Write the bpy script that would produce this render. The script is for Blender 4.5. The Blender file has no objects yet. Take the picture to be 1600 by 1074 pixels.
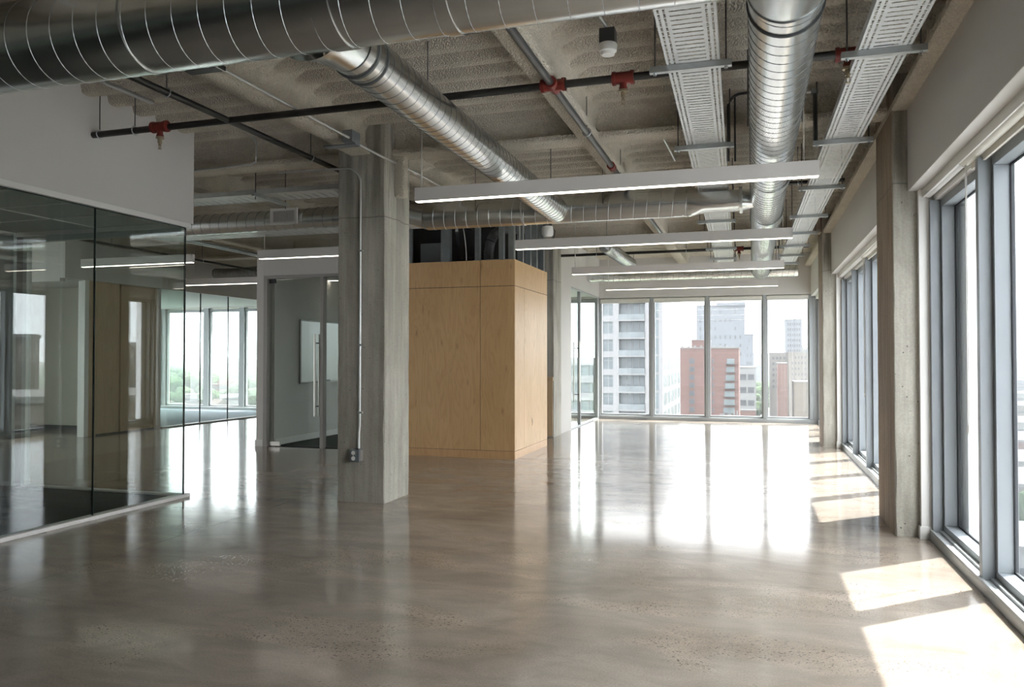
import bpy, bmesh, math, random
from mathutils import Vector, Matrix
random.seed(7)
scene = bpy.context.scene
COL = scene.collection
PI = math.pi

# ------------------------------------------------------------------ mesh builder
class MB:
    def __init__(self):
        self.v = []; self.f = []; self.m = []
    def add(self, vs, fs, mi=0):
        o = len(self.v)
        self.v += [tuple(p) for p in vs]
        self.f += [tuple(i + o for i in q) for q in fs]
        self.m += [mi] * len(fs)
        return self
    def box(self, x0, x1, y0, y1, z0, z1, mi=0, left=None):
        vs = [(x0,y0,z0),(x1,y0,z0),(x1,y1,z0),(x0,y1,z0),(x0,y0,z1),(x1,y0,z1),(x1,y1,z1),(x0,y1,z1)]
        fs = [(0,3,2,1),(4,5,6,7),(0,1,5,4),(1,2,6,5),(2,3,7,6),(3,0,4,7)]
        self.add(vs, fs, mi)
        if left is not None:
            self.m[-1] = left
        return self
    def obox(self, c, ax, ay, hx, hy, z0, z1, mi=0):
        ax = Vector((ax[0], ax[1], 0)).normalized(); ay = Vector((-ax.y, ax.x, 0)); c = Vector((c[0], c[1], 0))
        q = [c - ax*hx - ay*hy, c + ax*hx - ay*hy, c + ax*hx + ay*hy, c - ax*hx + ay*hy]
        vs = [(p.x, p.y, z0) for p in q] + [(p.x, p.y, z1) for p in q]
        return self.add(vs, [(0,3,2,1),(4,5,6,7),(0,1,5,4),(1,2,6,5),(2,3,7,6),(3,0,4,7)], mi)
    def loft(self, rings, cap=True, closed=True, mi=0):
        n = len(rings[0]); vs = [p for r in rings for p in r]; fs = []
        for k in range(len(rings) - 1):
            for i in range(n if closed else n - 1):
                j = (i + 1) % n
                fs.append((k*n+i, k*n+j, (k+1)*n+j, (k+1)*n+i))
        if cap:
            fs.append(tuple(reversed(range(n)))); fs.append(tuple((len(rings)-1)*n + i for i in range(n)))
        return self.add(vs, fs, mi)
    def ring(self, c, d, r, n, up=None):
        c = Vector(c); d = Vector(d).normalized()
        u = Vector(up) if up else (Vector((0,0,1)) if abs(d.z) < 0.95 else Vector((1,0,0)))
        a = d.cross(u).normalized(); b = a.cross(d).normalized()
        return [c + a*(r*math.cos(2*PI*i/n)) + b*(r*math.sin(2*PI*i/n)) for i in range(n)]
    def cyl(self, p0, p1, r0, r1=None, n=16, cap=True, mi=0):
        d = Vector(p1) - Vector(p0); r1 = r0 if r1 is None else r1
        return self.loft([self.ring(p0, d, r0, n), self.ring(p1, d, r1, n)], cap, mi=mi)
    def tube(self, path, r, n=8, cap=True, mi=0):
        path = [Vector(p) for p in path]; rings = []
        for i, p in enumerate(path):
            d = (path[min(i+1, len(path)-1)] - path[max(i-1, 0)])
            rr = r[i] if isinstance(r, (list, tuple)) else r
            rings.append(self.ring(p, d, rr, n))
        return self.loft(rings, cap, mi=mi)
    def helix(self, p0, p1, r, pitch, t=0.004, seg=28, phase=0.0):
        p0 = Vector(p0); p1 = Vector(p1); d = (p1-p0); L = d.length; d.normalize()
        a = d.cross(Vector((0,0,1))).normalized(); b = a.cross(d).normalized()
        N = max(2, int(L/pitch*seg)); rings = []
        for i in range(N+1):
            s = L*i/N; w = 2*PI*s/pitch + phase
            rad = a*math.cos(w) + b*math.sin(w); c = p0 + d*s
            rings.append([c + rad*(r-t) - d*t*1.3, c + rad*(r+t*0.75), c + rad*(r-t) + d*t*1.3])
        return self.loft(rings, True)
    def prism(self, prof, axis, a0, a1, mi=0):
        def P(p, a):
            return (a, p[0], p[1]) if axis == 'x' else ((p[0], a, p[1]) if axis == 'y' else (p[0], p[1], a))
        return self.loft([[P(p, a0) for p in prof], [P(p, a1) for p in prof]], True, mi=mi)
    def lathe(self, prof, c, n=20, mi=0):
        rings = [[(c[0]+r*math.cos(2*PI*i/n), c[1]+r*math.sin(2*PI*i/n), c[2]+z) for i in range(n)] for r, z in prof]
        return self.loft(rings, True, mi=mi)
    def sph(self, c, r, n=12, m=8, sx=1, sy=1, sz=1, mi=0):
        rings = []
        for k in range(1, m):
            t = PI*k/m
            rings.append([(c[0]+sx*r*math.sin(t)*math.cos(2*PI*i/n), c[1]+sy*r*math.sin(t)*math.sin(2*PI*i/n), c[2]-sz*r*math.cos(t)) for i in range(n)])
        return self.loft(rings, True, mi=mi)

def props(o, label=None, cat=None, group=None, kind=None):
    if label: o['label'] = label
    if cat: o['category'] = cat
    if group: o['group'] = group
    if kind: o['kind'] = kind
    return o

def world_loc(o):
    p = Vector((0,0,0))
    while o is not None:
        p = p + Vector(o.location); o = o.parent
    return p

def build(name, mb, mat, parent=None, bevel=0, smooth=None, origin=None, label=None, cat=None, group=None, kind=None):
    """one mesh object; vertices are given in world coordinates"""
    if origin is None:
        if parent is None:
            xs = [p[0] for p in mb.v]; ys = [p[1] for p in mb.v]; zs = [p[2] for p in mb.v]
            origin = ((min(xs)+max(xs))/2, (min(ys)+max(ys))/2, min(zs))
        else:
            origin = world_loc(parent)
    og = Vector(origin)
    me = bpy.data.meshes.new(name)
    me.from_pydata([tuple(Vector(p) - og) for p in mb.v], [], mb.f)
    mats = mat if isinstance(mat, (list, tuple)) else [mat]
    for m in mats: me.materials.append(m)
    if len(mats) > 1:
        me.polygons.foreach_set('material_index', mb.m)
    bm = bmesh.new(); bm.from_mesh(me)
    bmesh.ops.recalc_face_normals(bm, faces=bm.faces)
    if bevel:
        es = [e for e in bm.edges if len(e.link_faces) == 2 and e.calc_face_angle(0) > 0.6]
        bmesh.ops.bevel(bm, geom=es, offset=bevel, segments=2, affect='EDGES', profile=0.5, clamp_overlap=True)
    bm.to_mesh(me); bm.free()
    if smooth is not None:
        me.polygons.foreach_set('use_smooth', [True]*len(me.polygons))
        me.set_sharp_from_angle(angle=math.radians(smooth))
    me.update()
    o = bpy.data.objects.new(name, me); COL.objects.link(o)
    if parent is None:
        o.location = og
    else:
        o.parent = parent; o.location = og - world_loc(parent)
    props(o, label, cat, group, kind)
    return o

def thing(name, loc, label, cat, group=None, kind=None, rotz=0):
    o = bpy.data.objects.new(name, None); COL.objects.link(o)
    o.empty_display_size = 0.1
    o.location = loc; o.rotation_euler = (0, 0, rotz)
    return props(o, label, cat, group, kind)

def dup(root, loc, label=None, rotz=None, scale=None):
    r = root.copy(); COL.objects.link(r); r.location = loc
    if rotz is not None: r.rotation_euler = (0, 0, rotz)
    if scale is not None: r.scale = scale
    if label: r['label'] = label
    for ch in list(root.children):
        c = ch.copy(); COL.objects.link(c); c.parent = r
        for g in list(ch.children):
            d = g.copy(); COL.objects.link(d); d.parent = c
    return r

# ------------------------------------------------------------------ materials
def newmat(name):
    m = bpy.data.materials.new(name); m.use_nodes = True
    nt = m.node_tree; nt.nodes.clear()
    out = nt.nodes.new('ShaderNodeOutputMaterial')
    return m, nt, out
def N(nt, t, **kw):
    n = nt.nodes.new(t)
    for k, v in kw.items():
        if k.startswith('i_'):
            key = k[2:].replace('_', ' ')
            n.inputs[key].default_value = v
        else: setattr(n, k, v)
    return n
def L(nt, a, b): nt.links.new(a, b)
def coords(nt, scale=(1,1,1), rot=(0,0,0)):
    g = N(nt, 'ShaderNodeNewGeometry')      # world position: the pattern stays put on fixed surfaces
    mp = N(nt, 'ShaderNodeMapping'); mp.inputs['Scale'].default_value = scale; mp.inputs['Rotation'].default_value = rot
    L(nt, g.outputs['Position'], mp.inputs['Vector']); return mp.outputs['Vector']
def ocoords(nt, scale=(1,1,1)):
    g = N(nt, 'ShaderNodeTexCoord'); mp = N(nt, 'ShaderNodeMapping'); mp.inputs['Scale'].default_value = scale
    L(nt, g.outputs['Object'], mp.inputs['Vector']); return mp.outputs['Vector']
def noise(nt, vec, scale, detail=4, rough=0.55, dist=0.0):
    n = N(nt, 'ShaderNodeTexNoise'); n.inputs['Scale'].default_value = scale; n.inputs['Detail'].default_value = detail
    n.inputs['Roughness'].default_value = rough; n.inputs['Distortion'].default_value = dist
    L(nt, vec, n.inputs['Vector']); return n.outputs['Fac']
def ramp(nt, fac, stops):
    r = N(nt, 'ShaderNodeValToRGB'); e = r.color_ramp.elements
    while len(e) < len(stops): e.new(0.5)
    for el, (p, c) in zip(e, stops):
        el.position = p; el.color = (c[0], c[1], c[2], 1) if not isinstance(c, (int, float)) else (c, c, c, 1)
    L(nt, fac, r.inputs['Fac']); return r.outputs['Color']
def mixc(nt, fac, a, b, mode='MIX'):
    m = N(nt, 'ShaderNodeMix'); m.data_type = 'RGBA'; m.blend_type = mode
    if hasattr(fac, 'is_output'): L(nt, fac, m.inputs[0])
    else: m.inputs[0].default_value = fac
    for s, i in ((a, 6), (b, 7)):
        if hasattr(s, 'is_output'): L(nt, s, m.inputs[i])
        else: m.inputs[i].default_value = (s[0], s[1], s[2], 1)
    return m.outputs[2]
def math_(nt, op, a, b=None, clamp=False):
    m = N(nt, 'ShaderNodeMath'); m.operation = op; m.use_clamp = clamp
    for s, i in ((a, 0), (b, 1)):
        if s is None: continue
        if hasattr(s, 'is_output'): L(nt, s, m.inputs[i])
        else: m.inputs[i].default_value = s
    return m.outputs[0]
def principled(nt, out, base=None, rough=0.5, metal=0.0, spec=0.5, bump=None, bstr=0.3, bdist=0.01):
    p = N(nt, 'ShaderNodeBsdfPrincipled')
    if base is not None:
        if hasattr(base, 'is_output'): L(nt, base, p.inputs['Base Color'])
        else: p.inputs['Base Color'].default_value = (*base, 1)
    if hasattr(rough, 'is_output'): L(nt, rough, p.inputs['Roughness'])
    else: p.inputs['Roughness'].default_value = rough
    p.inputs['Metallic'].default_value = metal
    p.inputs['Specular IOR Level'].default_value = spec
    if bump is not None:
        b = N(nt, 'ShaderNodeBump'); b.inputs['Strength'].default_value = bstr; b.inputs['Distance'].default_value = bdist
        L(nt, bump, b.inputs['Height']); L(nt, b.outputs['Normal'], p.inputs['Normal'])
    L(nt, p.outputs[0], out.inputs['Surface']); return p

def paint(name, col, rough=0.55, var=0.04, scale=3.0, spec=0.35, bump=0.0):
    m, nt, out = newmat(name); v = coords(nt)
    f = noise(nt, v, scale, 3)
    c = ramp(nt, f, [(0.3, tuple(x*(1-var) for x in col)), (0.7, tuple(min(1, x*(1+var)) for x in col))])
    b = noise(nt, v, 180, 2) if bump else None
    principled(nt, out, c, rough, 0, spec, b, bump, 0.002); return m
def metal(name, col, rough=0.3, var=0.12, scale=(4,4,4), nscale=3.0, bstr=0.0):
    m, nt, out = newmat(name); v = coords(nt, scale)
    f = noise(nt, v, nscale, 5, 0.6)
    c = ramp(nt, f, [(0.25, tuple(x*(1-var) for x in col)), (0.75, tuple(min(1, x*(1+var)) for x in col))])
    r = ramp(nt, f, [(0.2, rough*0.95), (0.8, min(1, rough*1.05))])
    b = None
    principled(nt, out, c, r, 1.0, 0.5, b, bstr, 0.02); return m
def emit(name, col, s):
    m, nt, out = newmat(name); e = N(nt, 'ShaderNodeEmission'); e.inputs[0].default_value = (*col, 1); e.inputs[1].default_value = s
    L(nt, e.outputs[0], out.inputs['Surface']); return m
def glass(name, tint, f0=0.05, k=1.0):
    m, nt, out = newmat(name)
    g = N(nt, 'ShaderNodeNewGeometry')
    d = N(nt, 'ShaderNodeVectorMath'); d.operation = 'DOT_PRODUCT'
    L(nt, g.outputs['Incoming'], d.inputs[0]); L(nt, g.outputs['Normal'], d.inputs[1])
    a = math_(nt, 'ABSOLUTE', d.outputs['Value'])
    a = math_(nt, 'SUBTRACT', 1.0, a, True)
    a = math_(nt, 'POWER', a, 5.0)
    a = math_(nt, 'MULTIPLY_ADD', a, (1-f0)*k)
    nt.nodes[-1].inputs[2].default_value = f0
    t = N(nt, 'ShaderNodeBsdfTransparent'); t.inputs[0].default_value = (*tint, 1)
    gl = N(nt, 'ShaderNodeBsdfGlossy'); gl.inputs['Roughness'].default_value = 0.0; gl.inputs[0].default_value = (1,1,1,1)
    mx = N(nt, 'ShaderNodeMixShader'); L(nt, a, mx.inputs[0]); L(nt, t.outputs[0], mx.inputs[1]); L(nt, gl.outputs[0], mx.inputs[2])
    L(nt, mx.outputs[0], out.inputs['Surface']); return m

def make_floor():
    m, nt, out = newmat('polished_concrete'); v = coords(nt)
    big = noise(nt, v, 0.55, 5, 0.6, 0.6); mid = noise(nt, coords(nt, (1.0, 2.2, 1), (0,0,0.6)), 1.6, 6, 0.62, 0.8); fine = noise(nt, v, 90, 3, 0.7)
    c = ramp(nt, big, [(0.25, FLOOR_A), (0.5, FLOOR_B), (0.75, FLOOR_C)])
    c2 = ramp(nt, mid, [(0.3, (0.78,0.77,0.755)), (0.7, (1.14,1.135,1.13))])
    c = mixc(nt, 1.0, c, c2, 'MULTIPLY')
    sp = ramp(nt, fine, [(0.36, (0.78,0.77,0.76)), (0.6, (1.05,1.05,1.05))])
    c = mixc(nt, 0.6, c, sp, 'MULTIPLY')
    # exposed aggregate: dark pits that gather in patches
    vo = N(nt, 'ShaderNodeTexVoronoi'); vo.voronoi_dimensions = '2D'; vo.inputs['Scale'].default_value = 34; L(nt, coords(nt, (1, 1.35, 1), (0,0,0.5)), vo.inputs['Vector'])
    pits = ramp(nt, vo.outputs['Distance'], [(0.14, 1.0), (0.24, 0.0)])
    sel = math_(nt, 'GREATER_THAN', noise(nt, v, 29, 1), 0.53)
    patch = ramp(nt, noise(nt, coords(nt, (0.8, 1.7, 1), (0,0,0.7)), 1.15, 3, 0.6, 0.5), [(0.50, 0.0), (0.60, 1.0)])
    f = math_(nt, 'MULTIPLY', math_(nt, 'MULTIPLY', pits, sel), patch)
    c = mixc(nt, math_(nt, 'MULTIPLY', f, 0.85), c, (0.04, 0.034, 0.028))
    vo2 = N(nt, 'ShaderNodeTexVoronoi'); vo2.inputs['Scale'].default_value = 120; L(nt, v, vo2.inputs['Vector'])
    sand = ramp(nt, vo2.outputs['Distance'], [(0.15, 0.0), (0.5, 1.0)])
    c = mixc(nt, math_(nt, 'MULTIPLY', patch, 0.75), c, mixc(nt, 1.0, c, mixc(nt, sand, (0.7,0.68,0.66), (1.25,1.23,1.2)), 'MULTIPLY'))
    # saw-cut control joints
    sx = N(nt, 'ShaderNodeSeparateXYZ'); g = N(nt, 'ShaderNodeNewGeometry'); L(nt, g.outputs['Position'], sx.inputs[0])
    def line(sock, at, w): return math_(nt, 'LESS_THAN', math_(nt, 'ABSOLUTE', math_(nt, 'SUBTRACT', sock, at)), w)
    ln = math_(nt, 'MAXIMUM', line(sx.outputs[1], 7.62, 0.004), math_(nt, 'MAXIMUM', line(sx.outputs[0], -4.62, 0.004), line(sx.outputs[1], 14.4, 0.004)))
    c = mixc(nt, math_(nt, 'MULTIPLY', ln, 0.5), c, (0.06,0.055,0.05))
    r = ramp(nt, mid, [(0.2, FLOOR_R*0.75), (0.8, FLOOR_R*1.35)])
    b = noise(nt, coords(nt, (1.6, 0.5, 1)), 1.1, 2, 0.5)
    bb = math_(nt, 'ADD', b, math_(nt, 'MULTIPLY', f, -0.12))
    p = principled(nt, out, c, r, 0, FLOOR_SPEC, bb, 0.10, 0.015)
    p.inputs['IOR'].default_value = 1.55
    return m
def make_concrete(name, a, b, streak=0.5, board=0.0, brown=None):
    m, nt, out = newmat(name); v = coords(nt)
    big = noise(nt, coords(nt, (1.6,1.6,0.55)), 1.7, 6, 0.62, 0.5)
    c = ramp(nt, big, [(0.28, a), (0.72, b)])
    st = ramp(nt, noise(nt, coords(nt, (9,9,0.35)), 2.0, 4, 0.6), [(0.35, (0.7,0.685,0.65)), (0.65, (1.14,1.13,1.12))])
    c = mixc(nt, streak, c, st, 'MULTIPLY')
    if brown:
        w = ramp(nt, noise(nt, coords(nt, (14,14,0.7)), 2.0, 5, 0.6, 0.4), [(0.35, brown[0]), (0.65, brown[1])])
        c = mixc(nt, 0.85, c, w)
    sz = N(nt, 'ShaderNodeSeparateXYZ'); L(nt, v, sz.inputs[0])
    wob = math_(nt, 'MULTIPLY_ADD', noise(nt, v, 3.0, 3), 0.06); nt.nodes[-1].inputs[2].default_value = 2.93
    dz = math_(nt, 'SUBTRACT', sz.outputs[2], wob)
    joint = math_(nt, 'LESS_THAN', math_(nt, 'ABSOLUTE', dz), 0.006)
    drip = ramp(nt, noise(nt, coords(nt, (7,7,0.5)), 1.6, 4, 0.6), [(0.46, 0.0), (0.6, 1.0)])
    up = ramp(nt, math_(nt, 'MULTIPLY', sz.outputs[2], 0.25), [(0.66, 0.0), (0.80, 1.0)])
    c = mixc(nt, math_(nt, 'MULTIPLY', math_(nt, 'MULTIPLY', drip, up), 0.6), c, (0.13,0.125,0.105))
    c = mixc(nt, math_(nt, 'MULTIPLY', joint, 0.55), c, (0.10,0.095,0.085))
    vo = N(nt, 'ShaderNodeTexVoronoi'); vo.inputs['Scale'].default_value = 17; L(nt, v, vo.inputs['Vector'])
    pit = ramp(nt, vo.outputs['Distance'], [(0.05, 1.0), (0.13, 0.0)])
    pit = math_(nt, 'MULTIPLY', pit, math_(nt, 'GREATER_THAN', noise(nt, v, 15, 1), 0.52))
    c = mixc(nt, math_(nt, 'MULTIPLY', pit, 0.75), c, (0.06,0.055,0.05))
    fine = noise(nt, v, 60, 4, 0.7)
    c = mixc(nt, 0.35, c, ramp(nt, fine, [(0.35, 0.7), (0.65, 1.15)]), 'MULTIPLY')
    h = math_(nt, 'ADD', math_(nt, 'ADD', math_(nt, 'MULTIPLY', fine, 0.25), noise(nt, v, 7, 4)), math_(nt, 'MULTIPLY', pit, -1.2))
    principled(nt, out, c, 0.75, 0, 0.3, h, 0.6, 0.014); return m
def make_spray():
    m, nt, out = newmat('sprayed_fireproofing'); v = coords(nt)
    n1 = noise(nt, v, 75, 3, 0.6, 0.0); n2 = noise(nt, v, 4, 3)
    vo = N(nt, 'ShaderNodeTexVoronoi'); vo.feature = 'SMOOTH_F1'; vo.inputs['Scale'].default_value = 80; L(nt, v, vo.inputs['Vector'])
    c = ramp(nt, n2, [(0.3, tuple(x*0.93 for x in SPRAY)), (0.7, tuple(x*1.06 for x in SPRAY))])
    c = mixc(nt, 0.5, c, ramp(nt, n1, [(0.36, (0.72,0.71,0.69)), (0.62, (1.1,1.1,1.09))]), 'MULTIPLY')
    h = math_(nt, 'SUBTRACT', n1, math_(nt, 'MULTIPLY', vo.outputs['Distance'], 1.1))
    principled(nt, out, c, 0.95, 0, 0.1, h, 1.0, 0.02); return m
def make_ply(name, a, b, knots=True):
    m, nt, out = newmat(name)
    v = coords(nt, (1, 1, 0.16)); n1 = noise(nt, v, 4.2, 3, 0.5, 1.1)
    wv = math_(nt, 'FRACT', math_(nt, 'MULTIPLY', n1, 9.0))
    wv = math_(nt, 'ABSOLUTE', math_(nt, 'SUBTRACT', wv, 0.5))
    fine = noise(nt, coords(nt, (55,55,1.3)), 2.0, 4, 0.6)
    big = noise(nt, coords(nt, (1,1,0.5)), 1.2, 2)
    c = ramp(nt, big, [(0.3, a), (0.7, b)])
    c = mixc(nt, 0.5, c, ramp(nt, wv, [(0.02, (0.86,0.81,0.74)), (0.3, (1.03,1.03,1.03))]), 'MULTIPLY')
    c = mixc(nt, 0.5, c, ramp(nt, fine, [(0.3, (0.86,0.83,0.78)), (0.7, (1.08,1.07,1.06))]), 'MULTIPLY')
    fl = ramp(nt, noise(nt, coords(nt, (26,26,2.2)), 1.3, 2, 0.5), [(0.66, 0.0), (0.74, 1.0)])
    c = mixc(nt, math_(nt, 'MULTIPLY', fl, 0.6), c, (0.26,0.14,0.055))
    if knots:
        vo = N(nt, 'ShaderNodeTexVoronoi'); vo.voronoi_dimensions = '2D'; vo.inputs['Scale'].default_value = 2.6
        sp_ = N(nt, 'ShaderNodeSeparateXYZ'); L(nt, coords(nt, (1,1,0.36)), sp_.inputs[0]); cb = N(nt, 'ShaderNodeCombineXYZ')
        L(nt, math_(nt, 'ADD', sp_.outputs[0], sp_.outputs[1]), cb.inputs[0]); L(nt, sp_.outputs[2], cb.inputs[1]); L(nt, cb.outputs[0], vo.inputs['Vector'])
        k = ramp(nt, math_(nt, 'ADD', vo.outputs['Distance'], math_(nt, 'MULTIPLY', noise(nt, coords(nt, (9,9,2)), 2.0, 2), 0.09)), [(0.05, 1.0), (0.115, 0.0)])
        k = math_(nt, 'MULTIPLY', k, math_(nt, 'GREATER_THAN', noise(nt, v, 2.1, 1), 0.47))
        c = mixc(nt, math_(nt, 'MULTIPLY', k, 0.42), c, (0.17,0.085,0.03))
    principled(nt, out, c, 0.44, 0, 0.5, fine, 0.05, 0.002); return m
def make_carpet():
    m, nt, out = newmat('dark_carpet'); v = coords(nt)
    f = noise(nt, v, 160, 3, 0.7); g = noise(nt, v, 1.5, 2)
    c = ramp(nt, f, [(0.3, (0.012,0.018,0.018)), (0.7, (0.045,0.056,0.055))])
    c = mixc(nt, 0.4, c, ramp(nt, g, [(0.3, 0.7), (0.7, 1.2)]), 'MULTIPLY')
    principled(nt, out, c, 0.95, 0, 0.15, f, 0.6, 0.006); return m
def make_brickface(name, a, b, mortar, sc):
    a = tuple(x*EXT for x in a); b = tuple(x*EXT for x in b); mortar = tuple(x*EXT for x in mortar)
    m, nt, out = newmat(name)
    v = coords(nt, (1,1,1))
    f = noise(nt, v, 0.25, 4); f2 = noise(nt, v, 2.0, 3)
    c = ramp(nt, f, [(0.3, a), (0.7, b)])
    sx = N(nt, 'ShaderNodeSeparateXYZ'); L(nt, v, sx.inputs[0])
    z = math_(nt, 'FRACT', math_(nt, 'MULTIPLY', sx.outputs[2], sc))
    z = math_(nt, 'LESS_THAN', z, 0.12)
    c = mixc(nt, math_(nt, 'MULTIPLY', z, 0.45), c, mortar)
    c = mixc(nt, 0.4, c, ramp(nt, f2, [(0.3, 0.8), (0.7, 1.15)]), 'MULTIPLY')
    principled(nt, out, c, 0.85, 0, 0.2); return m
def make_ground():
    m, nt, out = newmat('town_ground'); v = coords(nt)
    vo = N(nt, 'ShaderNodeTexVoronoi'); vo.inputs['Scale'].default_value = 0.018; L(nt, v, vo.inputs['Vector'])
    f = noise(nt, v, 0.004, 5, 0.6); g = noise(nt, v, 0.035, 4, 0.6)
    c = ramp(nt, g, [(0.38, (0.035,0.05,0.028)), (0.52, (0.07,0.085,0.05)), (0.62, (0.16,0.155,0.14))])
    c = mixc(nt, ramp(nt, f, [(0.4, 0.0), (0.6, 0.6)]), c, (0.06,0.085,0.045))
    principled(nt, out, c, 0.95, 0, 0.1); return m
# ------------------------------------------------------------------ look parameters
FLOOR_A = (0.238, 0.197, 0.158); FLOOR_B = (0.31, 0.266, 0.222); FLOOR_C = (0.378, 0.338, 0.295)
FLOOR_R = 0.115; FLOOR_SPEC = 0.42
SPRAY = (0.66, 0.605, 0.51)
SKY = 10.0; SUN = 20.0; EXPO = -0.04; LED = 7.0; EXT = 0.54; HAZE = 0.000105
# ------------------------------------------------------------------ material set
M = {}
M['floor'] = make_floor()
M['conc'] = make_concrete('board_marked_concrete', (0.28,0.267,0.225), (0.51,0.486,0.43))
M['conc_brown'] = make_concrete('brown_grained_concrete', (0.30,0.27,0.23), (0.40,0.37,0.33), 0.5, 0, ((0.17,0.11,0.068), (0.36,0.265,0.18)))  # brown with vertical grain, for one face of the window wall columns
M['spray'] = make_spray()
M['white'] = paint('white_drywall_paint', (0.54,0.52,0.49), 0.6, 0.02, 1.2)
M['pale'] = paint('pale_outside_metal', (0.86,0.87,0.87), 0.35, 0.02, 1.2)
M['trimwhite'] = paint('white_trim_paint', (0.68,0.665,0.635), 0.4, 0.02, 2.0)
M['cream'] = paint('cream_shade_fabric', (0.66,0.64,0.58), 0.7, 0.03, 9.0)
M['ply'] = make_ply('maple_plywood', (0.51,0.325,0.155), (0.60,0.40,0.208))
M['plyedge'] = make_ply('maple_plinth', (0.50,0.305,0.145), (0.55,0.345,0.18), False)
M['oak'] = make_ply('oak_panelling', (0.44,0.31,0.18), (0.52,0.38,0.24), False)
M['carpet'] = make_carpet()
M['alu'] = paint('grey_blue_aluminium', (0.235,0.255,0.27), 0.38, 0.03, 2.0, 0.5)
M['alufar'] = paint('grey_aluminium', (0.30,0.315,0.315), 0.4, 0.03, 2.0, 0.5)
M['gasket'] = paint('black_gasket', (0.02,0.022,0.025), 0.5, 0.05, 4)
M['galv'] = metal('galvanised_duct', (0.72,0.74,0.735), 0.25, 0.06, (3,3,3), 2.2)
M['galvdark'] = paint('dark_spiral_seam', (0.10,0.105,0.105), 0.5, 0.05, 5, 0.5)
M['galvseam'] = metal('lit_spiral_seam', (0.55,0.57,0.57), 0.42, 0.06)  # brighter copy of the seam, its lit look put into the colour
M['tray'] = paint('zinc_tray', (0.51,0.52,0.515), 0.42, 0.07, 14.0, 0.6)
M['strut'] = metal('zinc_strut', (0.52,0.55,0.56), 0.44, 0.12)
M['stud'] = metal('steel_stud', (0.42,0.47,0.50), 0.42, 0.12)
M['rod'] = metal('dark_rod', (0.16,0.16,0.155), 0.5, 0.1)
M['pipe'] = paint('black_pipe', (0.022,0.021,0.019), 0.45, 0.1, 8, 0.5)
M['pipegrey'] = paint('dark_grey_pipe', (0.045,0.047,0.047), 0.35, 0.12, 8, 0.6)
M['red'] = paint('red_fitting', (0.15,0.018,0.012), 0.45, 0.15, 20, 0.5)
M['brass'] = metal('brass_head', (0.45,0.38,0.27), 0.4, 0.1)
M['emt'] = metal('electrical_tube', (0.72,0.73,0.72), 0.38, 0.08)
M['boxgrey'] = paint('grey_metal_box', (0.16,0.175,0.185), 0.45, 0.05, 8, 0.5)
M['boxdark'] = paint('dark_box', (0.035,0.037,0.038), 0.5, 0.05, 8, 0.5)
M['plug'] = paint('white_plastic', (0.75,0.74,0.71), 0.35, 0.02, 8, 0.5)
M['slot'] = paint('black_slot', (0.01,0.01,0.01), 0.6, 0.0, 8)
M['housing'] = paint('light_housing', (0.60,0.575,0.545), 0.45, 0.01, 4, 0.4)
M['led'] = emit('led_lens', (1.0, 0.90, 0.79), LED)
M['cord'] = paint('pale_cord', (0.62,0.60,0.56), 0.5, 0.02, 8)
M['pane'] = glass('window_glass', (0.965,0.975,0.975), 0.035, 1.0)
M['part'] = glass('partition_glass', (0.89,0.93,0.91), 0.075, 1.0)
M['clearpart'] = glass('clear_partition_glass', (0.93,0.955,0.945), 0.035, 0.9)
M['arglass'] = glass('low_reflect_glass', (0.94,0.965,0.955), 0.022, 0.10)
M['gedge'] = paint('dark_glass_edge', (0.02,0.035,0.032), 0.2, 0.1, 4, 0.6)
M['steel'] = metal('brushed_steel', (0.58,0.56,0.52), 0.38, 0.08, (3,3,60))
M['framegrey'] = paint('grey_door_frame', (0.30,0.285,0.265), 0.4, 0.03, 3, 0.5)
M['board'] = paint('whiteboard_face', (0.78,0.78,0.77), 0.18, 0.01, 2, 0.5)
M['tile'] = paint('ceiling_tile', (0.50,0.515,0.50), 0.8, 0.03, 30)
M['tgrid'] = paint('ceiling_grid', (0.70,0.70,0.68), 0.5, 0.01, 3)
M['gypsum'] = paint('grey_gypsum', (0.33,0.345,0.345), 0.8, 0.05, 2)
M['dark'] = paint('plenum_shade', (0.055,0.053,0.05), 0.9, 0.2, 2)
M['flex'] = metal('foil_flex_duct', (0.30,0.30,0.29), 0.45, 0.2, (20,20,20))
M['blackflex'] = paint('black_insulation', (0.085,0.085,0.085), 0.35, 0.2, 8)

def struct(name, mb, mat, label, cat, bevel=0, smooth=None, parent=None):
    return build(name, mb, mat, parent, bevel, smooth, None, label, cat, None, 'structure')

XR = 1.75; YB = -4.6; YF = 19.15; XL = -17.2
# ------------------------------------------------------------------ floor and ceiling
struct('floor', MB().box(XL, 1.60, YB, 19.2, -0.25, 0), M['floor'], 'polished grey brown concrete floor with dark speckled patches', 'floor')
struct('floor_carpet', MB().box(-9.6, -5.93, -2.0, 7.0, 0.0, 0.012), M['carpet'], 'dark green black carpet inside the front glass walled room', 'carpet')
struct('floor_carpet', MB().box(-7.74, -5.95, 11.47, 14.6, 0.0, 0.012), M['carpet'], 'dark carpet in the room behind the glass door', 'carpet')
struct('floor_carpet', MB().box(XL+0.05, -11.97, 13.66, 18.9, 0.0, 0.012), paint('grey_blue_carpet', (0.20,0.23,0.25), 0.9, 0.08, 60, 0.1), 'grey blue carpet in front of the far left windows', 'carpet')

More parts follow.
